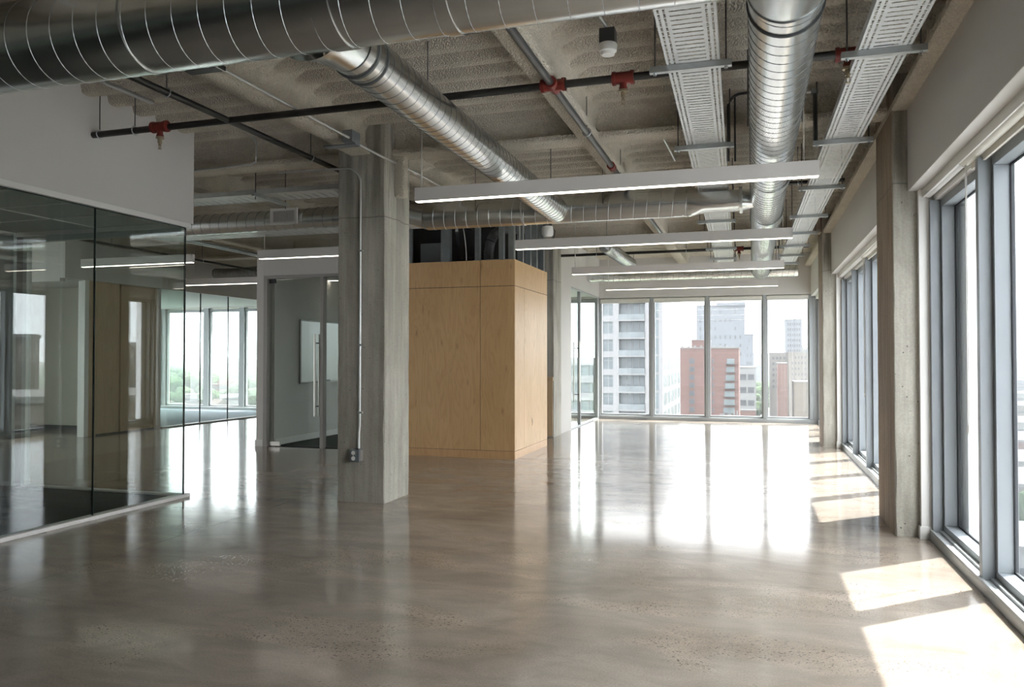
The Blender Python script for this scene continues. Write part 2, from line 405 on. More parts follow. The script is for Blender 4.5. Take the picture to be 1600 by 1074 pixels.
# deck with rounded ribs running along x
prof = []
y = YB
zl, zh, pit = 3.905, 4.045, 0.31
pts = [(0.0, zl+0.004), (0.04, zl), (0.09, zl+0.004), (0.12, zl+0.02), (0.155, zh-0.02), (0.18, zh-0.003), (0.215, zh), (0.245, zh-0.008), (0.265, zh-0.03), (0.29, zl+0.016)]
while y < 19.2:
    for dy, z in pts: prof.append((y+dy, z))
    y += pit
prof = [(p[0], p[1]) for p in prof if p[0] < 19.3]
prof += [(19.4, 4.3), (YB, 4.3)]
deck = MB(); deck.prism(prof, 'x', XL, XR)
struct('ceiling', deck, M['spray'], 'ribbed deck ceiling coated in beige sprayed fireproofing', 'ceiling', smooth=65)

def beam_prof(c, fw, zb, web=0.06, flare=0.26):
    h = fw/2
    return [(c-h, zb+0.012), (c-h+0.015, zb), (c+h-0.015, zb), (c+h, zb+0.012), (c+h, zb+0.055), (c+h-0.02, zb+0.07), (c+web+0.02, zb+0.085), (c+web, zb+0.12), (c+web, 3.86), (c+web+0.05, 3.93), (c+flare, 4.0), (c+flare, 4.06), (c-flare, 4.06), (c-flare, 4.0), (c-web-0.05, 3.93), (c-web, 3.86), (c-web, zb+0.12), (c-web-0.02, zb+0.085), (c-h+0.02, zb+0.07), (c-h, zb+0.055)]
for yy, lab in ((0.8, 'fireproofed cross girder behind the viewer'), (7.6, 'fireproofed cross girder at the near concrete column'), (14.4, 'fireproofed cross girder at the farther concrete columns')):
    struct('ceiling_beam', MB().prism(beam_prof(yy, 0.27, 3.635), 'x', XL, 1.3), M['spray'], lab, 'beam', smooth=40)
for xx, lab in ((-3.92, 'long fireproofed beam running to the near concrete column'), (-1.53, 'long fireproofed beam above the dark grey sprinkler pipe'), (-6.75, 'long fireproofed beam behind the white bulkhead'), (-9.3, 'long fireproofed beam over the left hallway'), (-11.7, 'long fireproofed beam over the oak panel wall'), (-14.3, 'long fireproofed beam over the far left windows')):
    struct('ceiling_beam', MB().prism(beam_prof(xx, 0.20, 3.625), 'y', YB, 19.1), M['spray'], lab, 'beam', smooth=40)
struct('ceiling_beam', MB().prism([(1.125,3.60),(1.14,3.59),(1.5,3.59),(1.5,4.06),(1.26,4.06),(1.26,3.70),(1.14,3.665),(1.125,3.65)], 'y', YB, 19.1), M['spray'], 'fireproofed edge beam along the top of the window wall', 'beam', smooth=40)

# ------------------------------------------------------------------ enclosing walls
w = MB()
struct('wall_back', MB().box(XL, XR, YB-0.2, YB, -0.25, 4.3), M['gypsum'], 'grey wall behind the viewer', 'wall')
struct('wall_left', MB().box(XL-0.2, XL, 12.87, 19.4, 2.93, 4.3).box(XL-0.2, XL, 12.87, 13.2, 0, 2.93).box(XL-0.2, XL, 18.9, 19.4, 0, 2.93).box(XL-0.2, XL, 13.2, 18.9, -0.25, 0.06), M['white'], 'white end wall around the side windows beyond the far left windows', 'wall')

# right window wall: header per bay
for a, b, lab in ((-4.6, 0.45, 'white drywall header over the window bay behind the viewer'), (1.37, 7.27, 'white drywall header over the nearest window bay'), (8.15, 14.07, 'white drywall header over the middle window bay'), (14.93, 19.0, 'white drywall header over the far window bay')):
    h = MB().box(1.245, 1.345, a, b, 2.90, 3.68).box(1.345, XR, a, b, 2.94, 3.68)
    struct('wall_right', h, M['white'], lab, 'wall', bevel=0.004)
struct('wall_right_parapet', MB().box(1.30, XR, YB, 19.3, 3.68, 4.3), M['gypsum'], 'outer wall strip above the window headers', 'wall')
struct('wall_right_slab_edge', MB().box(1.60, XR, YB, 19.3, -0.4, 0.0), M['gypsum'], 'outer slab edge under the right windows', 'wall')
struct('wall_right_block', MB().box(1.40, XR, YB, 0.46, 0, 2.94), M['white'], 'added unseen white wall closing the window bay to hold back light', 'wall')  # solid wall added across the bay to cut light from behind
for (a, b, lab) in ((6.95, 8.46, 'pale outside column cover seen through the nearest window pane'), (13.82, 15.18, 'pale outside column cover between the middle and far window bays')):
    struct('wall_right_pilaster', MB().box(1.605, 1.745, a, b, -0.4, 2.94), M['pale'], lab, 'wall', bevel=0.004)
# far wall
struct('wall_far', MB().box(-8.06, 1.35, 18.98, 19.4, 2.955, 4.3).box(1.35, XR, 18.98, 19.4, 2.955, 4.3), M['white'], 'white drywall header over the far windows', 'wall', bevel=0.003)
struct('wall_far_left', MB().box(-12.6, -8.06, 18.98, 19.4, 0.0, 4.3).box(XL, -12.6, 18.98, 19.4, 2.93, 4.3).box(XL, -16.75, 18.98, 19.4, 0.0, 2.93), M['white'], 'white wall around the far left windows', 'wall')

# ------------------------------------------------------------------ concrete columns
def column(x0, x1, y0, y1, z1, mats, lab, brown=False):
    mb = MB(); n = 26; rnd = random.Random(int(x0*100+y0*10)); rings = []
    # slightly chipped arrises: octagon section whose corner cut varies with height
    for k in range(n+1):
        z = z1*k/n; c = []
        for (cx, cy, sx, sy) in ((x0,y0,1,1),(x1,y0,-1,1),(x1,y1,-1,-1),(x0,y1,1,-1)):
            ch = 0.006 + 0.012*rnd.random()**3
            a = (cx, cy+sy*ch); b = (cx+sx*ch, cy)
            c += [a, b] if (cx == x0) == (cy == y0) else [b, a]
        rings.append([(p[0], p[1], z) for p in c])
    mb.loft(rings, True)
    if brown:
        for i, f in enumerate(mb.f):
            xs = [mb.v[j][0] for j in f]
            if max(xs) - min(xs) < 0.001 and abs(xs[0]-x0) < 0.001: mb.m[i] = 1
    return struct('concrete_column', mb, mats, lab, 'column')
C2 = [M['conc'], M['conc_brown']]
column(-4.172, -3.63, 7.30, 7.90, 4.0, M['conc'], 'near free standing concrete column with a conduit down its face')
column(-4.16, -3.60, 14.30, 14.90, 4.0, M['conc'], 'concrete column behind the plywood enclosure with a plywood sheet at its foot')
column(1.128, 1.70, 7.255, 8.16, 4.05, C2, 'concrete column with a brown side between the nearest two window bays', True)
column(1.105, 1.70, 14.07, 14.93, 4.05, C2, 'narrow looking concrete column between the middle and far window bays', True)
column(1.128, 1.70, 0.45, 1.36, 4.05, C2, 'concrete column beside the viewer at the window wall', True)
# sprayed pad where the column meets the beams
struct('ceiling_beam', MB().box(-4.03, -3.80, 7.02, 7.31, 3.615, 3.64), M['spray'], 'sprayed fireproofing pad at the near column head', 'beam', bevel=0.008)
struct('ceiling_beam', MB().box(-3.64, -3.52, 7.52, 7.64, 3.2, 4.0), M['spray'], 'sprayed fireproofing rib beside the near column head', 'beam', bevel=0.02)

# ------------------------------------------------------------------ windows of the right wall
def jamb(yc, sgn, lab):
    s = 1 if sgn > 0 else -1
    a, b = sorted((yc, yc + s*0.055))
    mb = MB().box(1.315, 1.42, a, b, 0, 2.92)
    o = struct('trim_jamb', mb, M['trimwhite'], lab, 'trim', bevel=0.003)
    a, b = sorted((yc - 0.0, yc + s*0.068))
    struct('baseboard', MB().box(1.302, 1.43, a, b, 0, 0.105), M['trimwhite'], None, None, 0.003, parent=o)
jamb(7.255, -1, 'white jamb trim at the far end of the nearest window bay')
jamb(1.36, 1, 'white jamb trim at the near end of the nearest window bay')
jamb(8.16, 1, 'white jamb trim at the near end of the middle window bay')
jamb(14.07, -1, 'white jamb trim at the far end of the middle window bay')
jamb(14.93, 1, 'white jamb trim at the near end of the far window bay')

def mullion(yc, lab, wd=0.062, end=False):
    mb = MB().box(1.392, 1.47, yc-wd/2, yc+wd/2, 0.0, 2.80).box(1.47, 1.565, yc-wd/2+0.008, yc+wd/2-0.008, 0.0, 2.80, 0)
    mb.box(1.563, 1.60, yc-wd/2-0.012, yc+wd/2+0.012, 0.0, 2.80, 1)
    return struct('trim_mullion', mb, [M['alu'], M['gasket']], lab, 'mullion', bevel=0.003)
WN = [0]
def wpane(y0, y1, lab):
    WN[0] += 1
    t = thing('window_%d' % WN[0], (1.5, (y0+y1)/2, 0.09), lab, 'window', None, 'structure')
    fr = MB()
    fr.box(1.47, 1.575, y0, y1, 0.085, 0.135).box(1.47, 1.575, y0, y1, 2.735, 2.80)
    fr.box(1.47, 1.575, y0, y0+0.045, 0.135, 2.735).box(1.47, 1.575, y1-0.045, y1, 0.135, 2.735)
    build('window_frame', fr, M['alu'], t, 0.003)
    g = MB(); gy0, gy1 = y0+0.045, y1-0.045
    g.box(1.563, 1.577, gy0, gy0+0.012, 0.135, 2.735).box(1.563, 1.577, gy1-0.012, gy1, 0.135, 2.735).box(1.563, 1.577, gy0+0.012, gy1-0.012, 0.135, 0.147).box(1.563, 1.577, gy0+0.012, gy1-0.012, 2.723, 2.735)
    build('gasket', g, M['gasket'], t)
    build('pane', MB().box(1.566, 1.574, gy0+0.012, gy1-0.012, 0.147, 2.723), M['pane'], t)
ORD = ['first', 'second', 'third', 'fourth']
for (a, b, n, nm) in ((1.43, 7.185, 4, 'nearest bay'), (8.23, 14.0, 4, 'middle bay'), (15.0, 18.93, 3, 'far bay')):
    p = (b-a)/n
    for k in range(n+1):
        lab = 'grey blue %s of the %s on the right' % (('end mullion at the near side' if k == 0 else 'end mullion at the far side') if k in (0, n) else ORD[k-1] + ' mullion from the near end', nm)
        mullion(a + p*k, lab)
    for k in range(n):
        wpane(a + p*k + 0.03, a + p*(k+1) - 0.03, 'tall clear window, %s pane from the near end of the %s on the right' % (ORD[k], nm))
    struct('trim_sill', MB().box(1.375, 1.60, a-0.06, b+0.06, 0, 0.07).box(1.375, 1.40, a-0.06, b+0.06, 0.07, 0.085).box(1.44, 1.60, a-0.06, b+0.06, 0.07, 0.088), M['alufar'], 'grey aluminium sill curb under the %s on the right' % nm, 'sill', bevel=0.003)
    struct('trim_head', MB().box(1.43, 1.60, a-0.06, b+0.06, 2.80, 2.945).box(1.345, 1.365, a-0.06, b+0.06, 2.83, 2.94), M['trimwhite'], 'cream window head trim over the %s on the right' % nm, 'trim', bevel=0.003)

# roller shades tucked under the headers
def shade(y0, y1, lab, chain=True, x=1.393, z=2.852):
    t = thing('roller_shade', (x, (y0+y1)/2, z), lab, 'roller shade', 'roller shades under the right headers')
    build('shade_roll', MB().cyl((x, y0+0.01, z), (x, y1-0.01, z), 0.042, n=20), M['cream'], t, 0, 40)
    build('hem_bar', MB().box(x+0.028, x+0.046, y0+0.02, y1-0.02, z-0.075, z-0.02), M['cream'], t, 0.003)
    br = MB().cyl((x, y1-0.01, z), (x, y1+0.006, z), 0.048, n=20)
    build('end_bracket', br, M['trimwhite'], t, 0, 40)
    if chain:
        c = MB()
        for dy in (0.012, 0.04):
            c.cyl((x-0.012, y1-0.03-dy, z-0.02), (x-0.012, y1-0.03-dy, 1.05), 0.0028, n=6)
        for i in range(7):
            a0 = PI*i/6
            c.sph((x-0.012, y1-0.056+0.014*math.cos(a0), 1.05-0.014*math.sin(a0)), 0.004, 6, 4)
        build('bead_chain', c, M['cord'], t)
        build('chain_weight', MB().cyl((x-0.012, y1-0.056, 1.035), (x-0.012, y1-0.056, 0.985), 0.008, n=10), M['plug'], t, 0, 40)
    return t
shade(1.45, 6.02, 'cream roller shade with hanging bead chains over the nearest window bay')
shade(8.25, 11.2, 'cream roller shade at the near half of the middle window bay')
shade(15.05, 18.7, 'cream roller shade over the far window bay beside the corner', False)
struct('trim_pocket', MB().cyl((1.393, 6.04, 2.858), (1.393, 7.19, 2.858), 0.032, n=18), M['trimwhite'], 'slim cream pocket tube at the far end of the nearest window bay', 'trim', smooth=40)
struct('trim_pocket', MB().cyl((1.393, 11.22, 2.858), (1.393, 14.0, 2.858), 0.032, n=18), M['trimwhite'], 'slim cream pocket tube at the far half of the middle window bay', 'trim', smooth=40)

# ------------------------------------------------------------------ far windows
def fmull(x, lab, wd=0.075, z1=2.955, y=19.03, mat='alufar'):
    mb = MB().box(x-wd/2, x+wd/2, y, y+0.14, 0.0, z1).box(x-wd/2-0.01, x+wd/2+0.01, y+0.135, y+0.17, 0, z1, 1)
    return struct('trim_mullion', mb, [M[mat], M['gasket']], lab, 'mullion', bevel=0.003)
def fpane(x0, x1, lab, zt=2.90, y=19.03, mat='alufar', fw=0.035):
    WN[0] += 1
    t = thing('window_%d' % WN[0], ((x0+x1)/2, y+0.1, 0.09), lab, 'window', None, 'structure')
    fr = MB()
    fr.box(x0, x1, y+0.06, y+0.15, 0.09, 0.13).box(x0, x1, y+0.06, y+0.15, zt-0.04, zt+0.05).box(x0, x0+fw, y+0.06, y+0.15, 0.13, zt-0.04).box(x1-fw, x1, y+0.06, y+0.15, 0.13, zt-0.04)
    build('window_frame', fr, M[mat], t, 0.003)
    build('pane', MB().box(x0+fw, x1-fw, y+0.125, y+0.133, 0.13, zt-0.04), M['pane'], t)
fx = [-3.655, -2.357, -1.054, 0.24, 1.25]
fl_ = ['leftmost mullion of the far windows beside the meeting room wall', 'second mullion of the far windows from the left', 'middle mullion of the far windows', 'fourth mullion of the far windows from the left', 'corner mullion where the far windows meet the right wall']
for x, s in zip(fx, fl_): fmull(x, 'grey ' + s)
fv = ['with the balcony tower behind it', 'with the side of the balcony tower behind it', 'with the red brick building behind it', 'at the right corner with the street behind it']
for k in range(4):
    fpane(fx[k]+0.037, fx[k+1]-0.037, 'clear far window pane ' + fv[k])
struct('trim_sill', MB().box(-8.06, 1.40, 18.985, 19.2, 0, 0.075).box(-6.6, 1.40, 19.03, 19.2, 0.075, 0.09), M['alufar'], 'grey sill curb under the far windows', 'sill', bevel=0.003)
struct('trim_corner', MB().box(1.29, 1.60, 19.03, 19.2, 0.0, 2.95), M['alufar'], 'grey corner post at the right end of the far windows', 'trim', bevel=0.003)
for k in range(4):
    x0, x1 = fx[k]+0.05, fx[k+1]-0.05
    t = thing('roller_shade', ((x0+x1)/2, 19.05, 2.85), ['raised cream roller shade over the leftmost far window', 'raised cream roller shade over the second far window', 'raised cream roller shade over the third far window', 'raised cream roller shade over the far window at the right corner'][k], 'roller shade', 'roller shades over the far windows')
    build('shade_roll', MB().cyl((x0, 19.062, 2.91), (x1, 19.062, 2.91), 0.032, n=14), M['cream'], t, 0, 40)
    build('shade_fabric', MB().box(x0, x1, 19.030, 19.033, 2.845, 2.91), M['cream'], t)
    build('hem_bar', MB().box(x0, x1, 19.024, 19.040, 2.828, 2.848), M['cream'], t, 0.003)
# meeting room windows and far left windows
for x, s in ((-8.0, 'leftmost'), (-6.5, 'second'), (-5.1, 'third')): fmull(x, 'grey %s mullion seen through the meeting room glass' % s)
fpane(-7.96, -6.54, 'clear window at the far left inside the meeting room'); fpane(-6.46, -5.14, 'clear window at the left inside the meeting room'); fpane(-5.06, -3.70, 'clear window at the right inside the meeting room')
lx = [-16.7, -15.18, -13.97, -12.68]
for x, s in zip(lx, ('leftmost', 'second', 'third', 'rightmost')): fmull(x, 'broad grey green %s mullion of the far left windows' % s, 0.17, 2.93)
for k, s in enumerate(('left', 'middle', 'right')): fpane(lx[k]+0.085, lx[k+1]-0.085, 'clear %s pane of the far left windows over the low town' % s, 2.86)
struct('trim_sill', MB().box(XL, -12.6, 18.9, 19.2, 0, 0.09), M['alufar'], 'grey sill curb under the far left windows', 'sill', bevel=0.003)

# ------------------------------------------------------------------ front glass room on the left
struct('wall_bulkhead', MB().box(-5.96, -5.84, YB, 7.11, 2.955, 4.0).box(-9.7, -5.96, 6.99, 7.11, 2.955, 4.0), M['white'], 'white drywall bulkhead over the front glass room', 'wall', bevel=0.003)
struct('trim_reveal', MB().box(-5.925, -5.835, YB, 7.06, 2.905, 2.955).box(-9.0, -5.925, 6.98, 7.06, 2.905, 2.955), M['trimwhite'], 'white reveal strip on top of the front glass wall', 'trim', bevel=0.002)
struct('trim_base', MB().box(-5.93, -5.825, YB, 7.07, 0, 0.035).box(-8.1, -5.93, 6.98, 7.07, 0, 0.03), M['trimwhite'], 'white base channel under the front glass wall', 'trim', bevel=0.003)
def gpane(name, x0, x1, y0, y1, z0, z1, mat, lab, edges=()):
    t = thing(name, ((x0+x1)/2, (y0+y1)/2, z0), lab, 'glass panel', None, 'structure')
    build('pane', MB().box(x0, x1, y0, y1, z0, z1), M[mat], t)
    for e in edges: build('glass_edge', MB().box(*e), M['gedge'], t)
    return t
gp = gpane('glass_partition', -5.888, -5.876, 5.822, 6.992, 0.035, 2.905, 'part', 'tall front glass panel between the vertical joint and the glass corner', [(-5.890, -5.874, 6.992, 7.004, 0.035, 2.905), (-5.890, -5.874, 5.822, 6.992, 2.895, 2.906)])
gp.rotation_euler = (0, 0, -math.radians(1.3)); gp.location.x += 0.013
gpane('glass_partition', -5.888, -5.876, 3.0, 5.812, 0.035, 2.905, 'part', 'tall front glass panel left of the vertical joint', [(-5.890, -5.874, 5.812, 5.822, 0.035, 2.905), (-5.890, -5.874, 3.0, 5.812, 2.895, 2.906)])
gpane('glass_partition', -5.888, -5.876, 0.2, 2.99, 0.035, 2.905, 'part', 'glass panel of the front room beside the viewer')
gpane('glass_partition', -5.888, -5.876, YB, 0.19, 0.035, 2.905, 'part', 'glass panel of the front room behind the viewer')
gpane('glass_partition', -8.06, -5.892, 7.014, 7.026, 0.03, 2.84, 'clearpart', 'rear glass wall of the front glass room meeting the glass corner')
fr = MB().box(-8.10, -5.90, 6.985, 7.055, 2.84, 2.905).box(-8.27, -8.22, 6.96, 7.07, 0, 2.95).box(-8.11, -8.05, 6.985, 7.055, 0, 2.905)
struct('trim_frame', fr, paint('pale_green_grey_frame', (0.46,0.48,0.46), 0.4, 0.02, 2), 'pale grey door frame at the rear of the front glass room', 'frame', bevel=0.003)
struct('trim_frame_stop', MB().box(-8.22, -8.11, 7.0, 7.04, 0, 2.905), M['framegrey'], 'dark grey door stop strip beside the rear glass wall', 'frame')
struct('wall_glass_room_rear', MB().box(-9.7, -8.27, 6.97, 7.08, 0, 2.955), M['white'], 'white wall beside the rear glass of the front room', 'wall')
struct('wall_glass_room_side', MB().box(-9.8, -9.7, YB, 7.08, 0, 4.0), M['white'], 'white side wall inside the front glass room', 'wall')
# hung tile ceiling of the glass room
struct('ceiling_glass_room', MB().box(-9.7, -5.95, YB, 6.99, 2.962, 2.985), M['tile'], 'hung tile ceiling inside the front glass room', 'ceiling')
g = MB()
yy = 0.3
while yy < 6.95:
    g.box(-9.7, -5.95, yy-0.012, yy+0.012, 2.955, 2.966); yy += 0.61
xx = -9.5
while xx < -5.95:
    g.box(xx-0.012, xx+0.012, YB, 6.99, 2.955, 2.966); xx += 1.22
struct('trim_ceiling_grid', g, M['tgrid'], 'pale grid of the hung ceiling in the front glass room', 'trim')
t = thing('air_diffuser', (-7.55, 5.05, 2.955), 'dark slatted air diffuser in the hung ceiling of the glass room', 'air diffuser')
build('frame', MB().box(-7.85, -7.25, 4.78, 5.32, 2.945, 2.962), M['tgrid'], t, 0.003)
for i in range(5): build('slat', MB().box(-7.80+i*0.115, -7.72+i*0.115, 4.83, 5.27, 2.938, 2.947), M['boxdark'], t)

# ------------------------------------------------------------------ oak wall, alcove, rear left glass
ow = thing('oak_panel_wall', (-12.1, 12.6, 0), 'pale oak panel wall with a narrow white framed door at the end of the hallway', 'panel wall', None, 'structure')
build('panel', MB().box(-12.2, -12.05, 12.57, 13.53, 0.03, 2.96), M['oak'], ow, 0.003)
build('panel', MB().box(-12.2, -12.06, 11.99, 12.555, 0.03, 2.96), M['oak'], ow, 0.003)
build('panel', MB().box(-12.2, -12.05, 11.80, 11.98, 0.0, 2.96), M['oak'], ow, 0.003)
build('door_edge', MB().box(-12.2, -12.04, 11.69, 11.79, 0.0, 2.96), M['trimwhite'], ow, 0.003)
build('plinth', MB().box(-12.19, -12.07, 11.99, 13.53, 0.0, 0.03), M['gasket'], ow)
build('panel_frame', MB().box(-12.05, -12.035, 12.57, 12.62, 0.03, 2.96).box(-12.05, -12.035, 13.48, 13.53, 0.03, 2.96).box(-12.05, -12.035, 12.62, 13.48, 2.66, 2.71), M['oak'], ow)
struct('wall_oak_return', MB().box(-12.35, -12.03, 13.53, 13.66, 0, 2.95), M['white'], 'white post between the oak panels and the rear glass', 'wall', bevel=0.003)
struct('wall_alcove', MB().box(-15.2, -12.2, 12.75, 12.87, 0, 4.0), paint('beige_grey_wall', (0.42,0.40,0.35), 0.6, 0.02, 1), 'beige grey alcove wall left of the oak panels', 'wall')
struct('baseboard_alcove', MB().box(-15.2, -12.2, 12.73, 12.75, 0, 0.1), M['gasket'], 'black baseboard of the alcove wall', 'baseboard')
struct('wall_hall_left', MB().box(-15.3, -15.2, YB, 12.87, 2.93, 4.3).box(-15.3, -15.2, 10.9, 12.87, -0.25, 2.93).box(-15.3, -15.2, YB, 2.5, -0.25, 2.93).box(-15.3, -15.2, 2.5, 10.9, -0.25, 0.06), M['white'], 'white left wall of the hallway around the added windows', 'wall')
def side_pane(x, y0, y1, lab):
    WN[0] += 1
    t = thing('window_%d' % WN[0], (x, (y0+y1)/2, 0.06), lab, 'window', None, 'structure')
    build('window_frame', MB().box(x-0.08, x+0.06, y0, y0+0.05, 0.06, 2.93).box(x-0.08, x+0.06, y1-0.05, y1, 0.06, 2.93).box(x-0.08, x+0.06, y0+0.05, y1-0.05, 0.06, 0.11).box(x-0.08, x+0.06, y0+0.05, y1-0.05, 2.86, 2.93), M['alufar'], t, 0.003)
    build('pane', MB().box(x-0.02, x-0.012, y0+0.05, y1-0.05, 0.11, 2.86), M['pane'], t)
for k in range(5): side_pane(-15.25, 2.5+1.68*k, 2.5+1.68*(k+1), ['first', 'second', 'third', 'fourth', 'fifth'][k] + ' added unseen window from the near end, letting light into the hallway')  # unseen windows added to bring daylight into the hallway
for k in range(4): side_pane(XL-0.1, 13.2+1.425*k, 13.2+1.425*(k+1), ['first', 'second', 'third', 'fourth'][k] + ' window of the end wall beside the far left windows')
t = thing('light_switch', (-12.95, 12.735, 1.3), 'small light switch on the beige alcove wall', 'light switch')
build('plate', MB().box(-12.99, -12.91, 12.738, 12.75, 1.31, 1.43), M['plug'], t, 0.002); build('rocker', MB().box(-12.965, -12.935, 12.73, 12.738, 1.345, 1.395), M['boxdark'], t)
struct('wall_bulkhead_rear', MB().box(-12.12, -12.0, 11.2, 18.98, 2.96, 3.86), M['white'], 'white bulkhead over the oak panels and the rear glass', 'wall', bevel=0.003)
struct('wall_bulkhead_hall', MB().box(-15.2, -12.12, 11.2, 11.32, 2.9, 4.0), M['white'], 'white bulkhead over the alcove opening', 'wall')
struct('ceiling_rear_left', MB().box(XL, -12.12, 12.87, 18.98, 2.96, 3.0), M['tile'], 'pale ceiling in front of the far left windows', 'ceiling')
struct('ceiling_alcove', MB().box(-15.2, -12.12, 11.32, 12.75, 2.95, 3.0), M['tile'], 'pale alcove ceiling', 'ceiling')
struct('trim_base', MB().box(-12.09, -12.0, 13.66, 18.9, 0, 0.03), M['trimwhite'], 'white base channel under the rear left glass', 'trim')
ys = [13.66, 14.92, 15.9, 17.25, 18.9]
for k in range(4):
    gpane('glass_partition', -12.05, -12.038, ys[k]+0.004, ys[k+1]-0.016, 0.03, 2.96, 'arglass', ['first rear left glass panel beside the oak wall', 'second rear left glass panel from the oak wall', 'third rear left glass panel from the oak wall', 'rear left glass panel touching the window wall'][k], [(-12.053, -12.035, ys[k+1]-0.016, ys[k+1]+0.004, 0.03, 2.96)] if k < 3 else [])

# ------------------------------------------------------------------ room with the glass door
struct('wall_door_front', MB().box(-8.065, -7.925, 11.40, 11.53, 0, 3.325).box(-7.925, -5.85, 11.40, 11.53, 2.885, 3.325), M['white'], 'white wall around the tall glass door', 'wall', bevel=0.003)
struct('wall_door_side', MB().box(-8.065, -7.80, 11.53, 14.7, 0, 3.325), M['white'], 'white side wall with a whiteboard behind the glass door', 'wall')
struct('wall_door_rear', MB().box(-8.06, -5.85, 14.6, 14.72, 2.9, 3.325).box(-8.06, -7.7, 14.6, 14.72, 0, 2.9), M['white'], 'white rear wall strip of the room behind the glass door', 'wall')
gpane('glass_partition', -7.70, -5.86, 14.65, 14.662, 0.02, 2.9, 'clearpart', 'rear glass wall of the room behind the glass door')
struct('wall_door_right', MB().box(-6.0, -5.85, 11.53, 14.6, 0, 3.325), M['white'], 'white right wall of the room behind the glass door', 'wall')
struct('ceiling_door_room', MB().box(-7.80, -6.0, 11.53, 14.6, 2.98, 3.02), M['white'], 'white ceiling of the room behind the glass door', 'ceiling')
struct('baseboard_door_room', MB().box(-7.80, -7.782, 11.53, 14.6, 0.0, 0.11), M['trimwhite'], 'white baseboard under the whiteboard wall', 'baseboard', bevel=0.003)
struct('baseboard_door_front', MB().box(-8.08, -7.925, 11.385, 11.40, 0.0, 0.11).box(-8.08, -8.065, 11.40, 14.7, 0, 0.11), M['trimwhite'], 'white baseboard at the corner beside the glass door', 'baseboard', bevel=0.003)
fr = MB().box(-7.925, -7.855, 11.39, 11.54, 0, 2.885).box(-7.855, -5.9, 11.39, 11.54, 2.83, 2.885).box(-6.84, -6.78, 11.39, 11.50, 0, 2.83)
struct('door_frame_1', fr, M['framegrey'], 'grey metal frame around the tall glass door', 'door frame', bevel=0.003)
t = thing('door_1', (-7.35, 11.46, 0.01), 'tall frameless glass door with long vertical pull handles', 'door', None, 'structure')
build('pane', MB().box(-7.845, -6.855, 11.452, 11.464, 0.03, 2.82), M['clearpart'], t)
build('patch_fitting', MB().box(-7.85, -7.63, 11.44, 11.476, 0.01, 0.085), M['steel'], t, 0.003)
build('patch_fitting', MB().box(-7.85, -7.73, 11.44, 11.476, 2.76, 2.83), M['boxdark'], t, 0.003)
for yh, s in ((11.39, -1), (11.526, 1)):
    h = build('pull_handle', MB().cyl((-6.935-0.0*s, yh, 0.52), (-6.935-0.0*s, yh, 1.89), 0.017, n=14), M['steel'], t, 0, 40)
    for zz in (0.69, 1.74): build('standoff', MB().cyl((-6.935, yh, zz), (-6.935, 11.458, zz), 0.011, n=10), M['boxdark'], h, 0, 40)
gpane('glass_partition', -6.775, -5.92, 11.452, 11.464, 0.02, 2.825, 'clearpart', 'fixed glass sidelight right of the tall glass door')
gpane('glass_partition', -8.03, -5.85, 11.455, 11.467, 3.33, 3.72, 'clearpart', 'low glass clerestory on top of the glass door wall')
t = thing('whiteboard', (-7.79, 13.2, 1.03), 'framed whiteboard on the wall behind the glass door', 'whiteboard')
build('writing_surface', MB().box(-7.80, -7.785, 12.33, 14.3, 1.06, 2.16), M['board'], t)
build('frame', MB().box(-7.80, -7.775, 12.29, 12.33, 1.03, 2.19).box(-7.80, -7.775, 14.3, 14.34, 1.03, 2.19).box(-7.80, -7.775, 12.33, 14.3, 2.16, 2.19).box(-7.80, -7.775, 12.33, 14.3, 1.03, 1.06), M['framegrey'], t, 0.003)
build('pen_tray', MB().box(-7.775, -7.70, 13.05, 13.75, 1.035, 1.05), M['trimwhite'], t, 0.003)
t = thing('board_eraser', (-7.74, 13.15, 1.05), 'dark board eraser on the whiteboard pen tray', 'eraser')
build('body', MB().box(-7.765, -7.71, 13.06, 13.22, 1.06, 1.085), M['boxgrey'], t, 0.004); build('felt', MB().box(-7.763, -7.712, 13.062, 13.218, 1.05, 1.06), M['boxdark'], t)
t = thing('wall_outlet', (-7.795, 13.16, 0.42), 'white wall outlet low under the whiteboard', 'outlet')
build('plate', MB().box(-7.80, -7.79, 13.12, 13.20, 0.43, 0.55), M['plug'], t, 0.002)
for zz in (0.462, 0.518): build('socket', MB().box(-7.79, -7.787, 13.145, 13.175, zz-0.014, zz+0.014), M['slot'], t)

# ------------------------------------------------------------------ meeting room at the far end
struct('wall_meeting_right', MB().box(-3.74, -3.62, 14.90, 15.86, 0, 4.0).box(-3.74, -3.62, 15.86, 18.98, 2.985, 4.0), M['white'], 'white meeting room wall beyond the plywood enclosure', 'wall', bevel=0.003)
struct('wall_meeting_left', MB().box(-8.18, -8.06, 14.72, 19.0, 0, 4.0), M['white'], 'white left wall inside the meeting room', 'wall')
struct('wall_meeting_near', MB().box(-5.85, -4.16, 14.72, 14.84, 0, 4.0).box(-8.06, -5.85, 14.73, 14.84, 3.0, 4.0), M['white'], 'white near wall inside the meeting room', 'wall')
struct('ceiling_meeting', MB().box(-8.06, -3.74, 14.84, 18.98, 3.0, 3.04), M['tile'], 'pale ceiling inside the meeting room', 'ceiling')
struct('trim_base', MB().box(-3.72, -3.64, 15.86, 18.98, 0, 0.03).box(-3.72, -3.64, 15.86, 18.98, 2.955, 2.985).box(-3.72, -3.64, 18.86, 18.98, 0.03, 2.955), M['alufar'], 'slim grey frame of the meeting room glass', 'trim', bevel=0.003)
struct('trim_mullion', MB().box(-3.71, -3.645, 16.86, 16.93, 0.03, 2.955), M['alufar'], 'grey post beside the meeting room glass door', 'mullion', bevel=0.003)
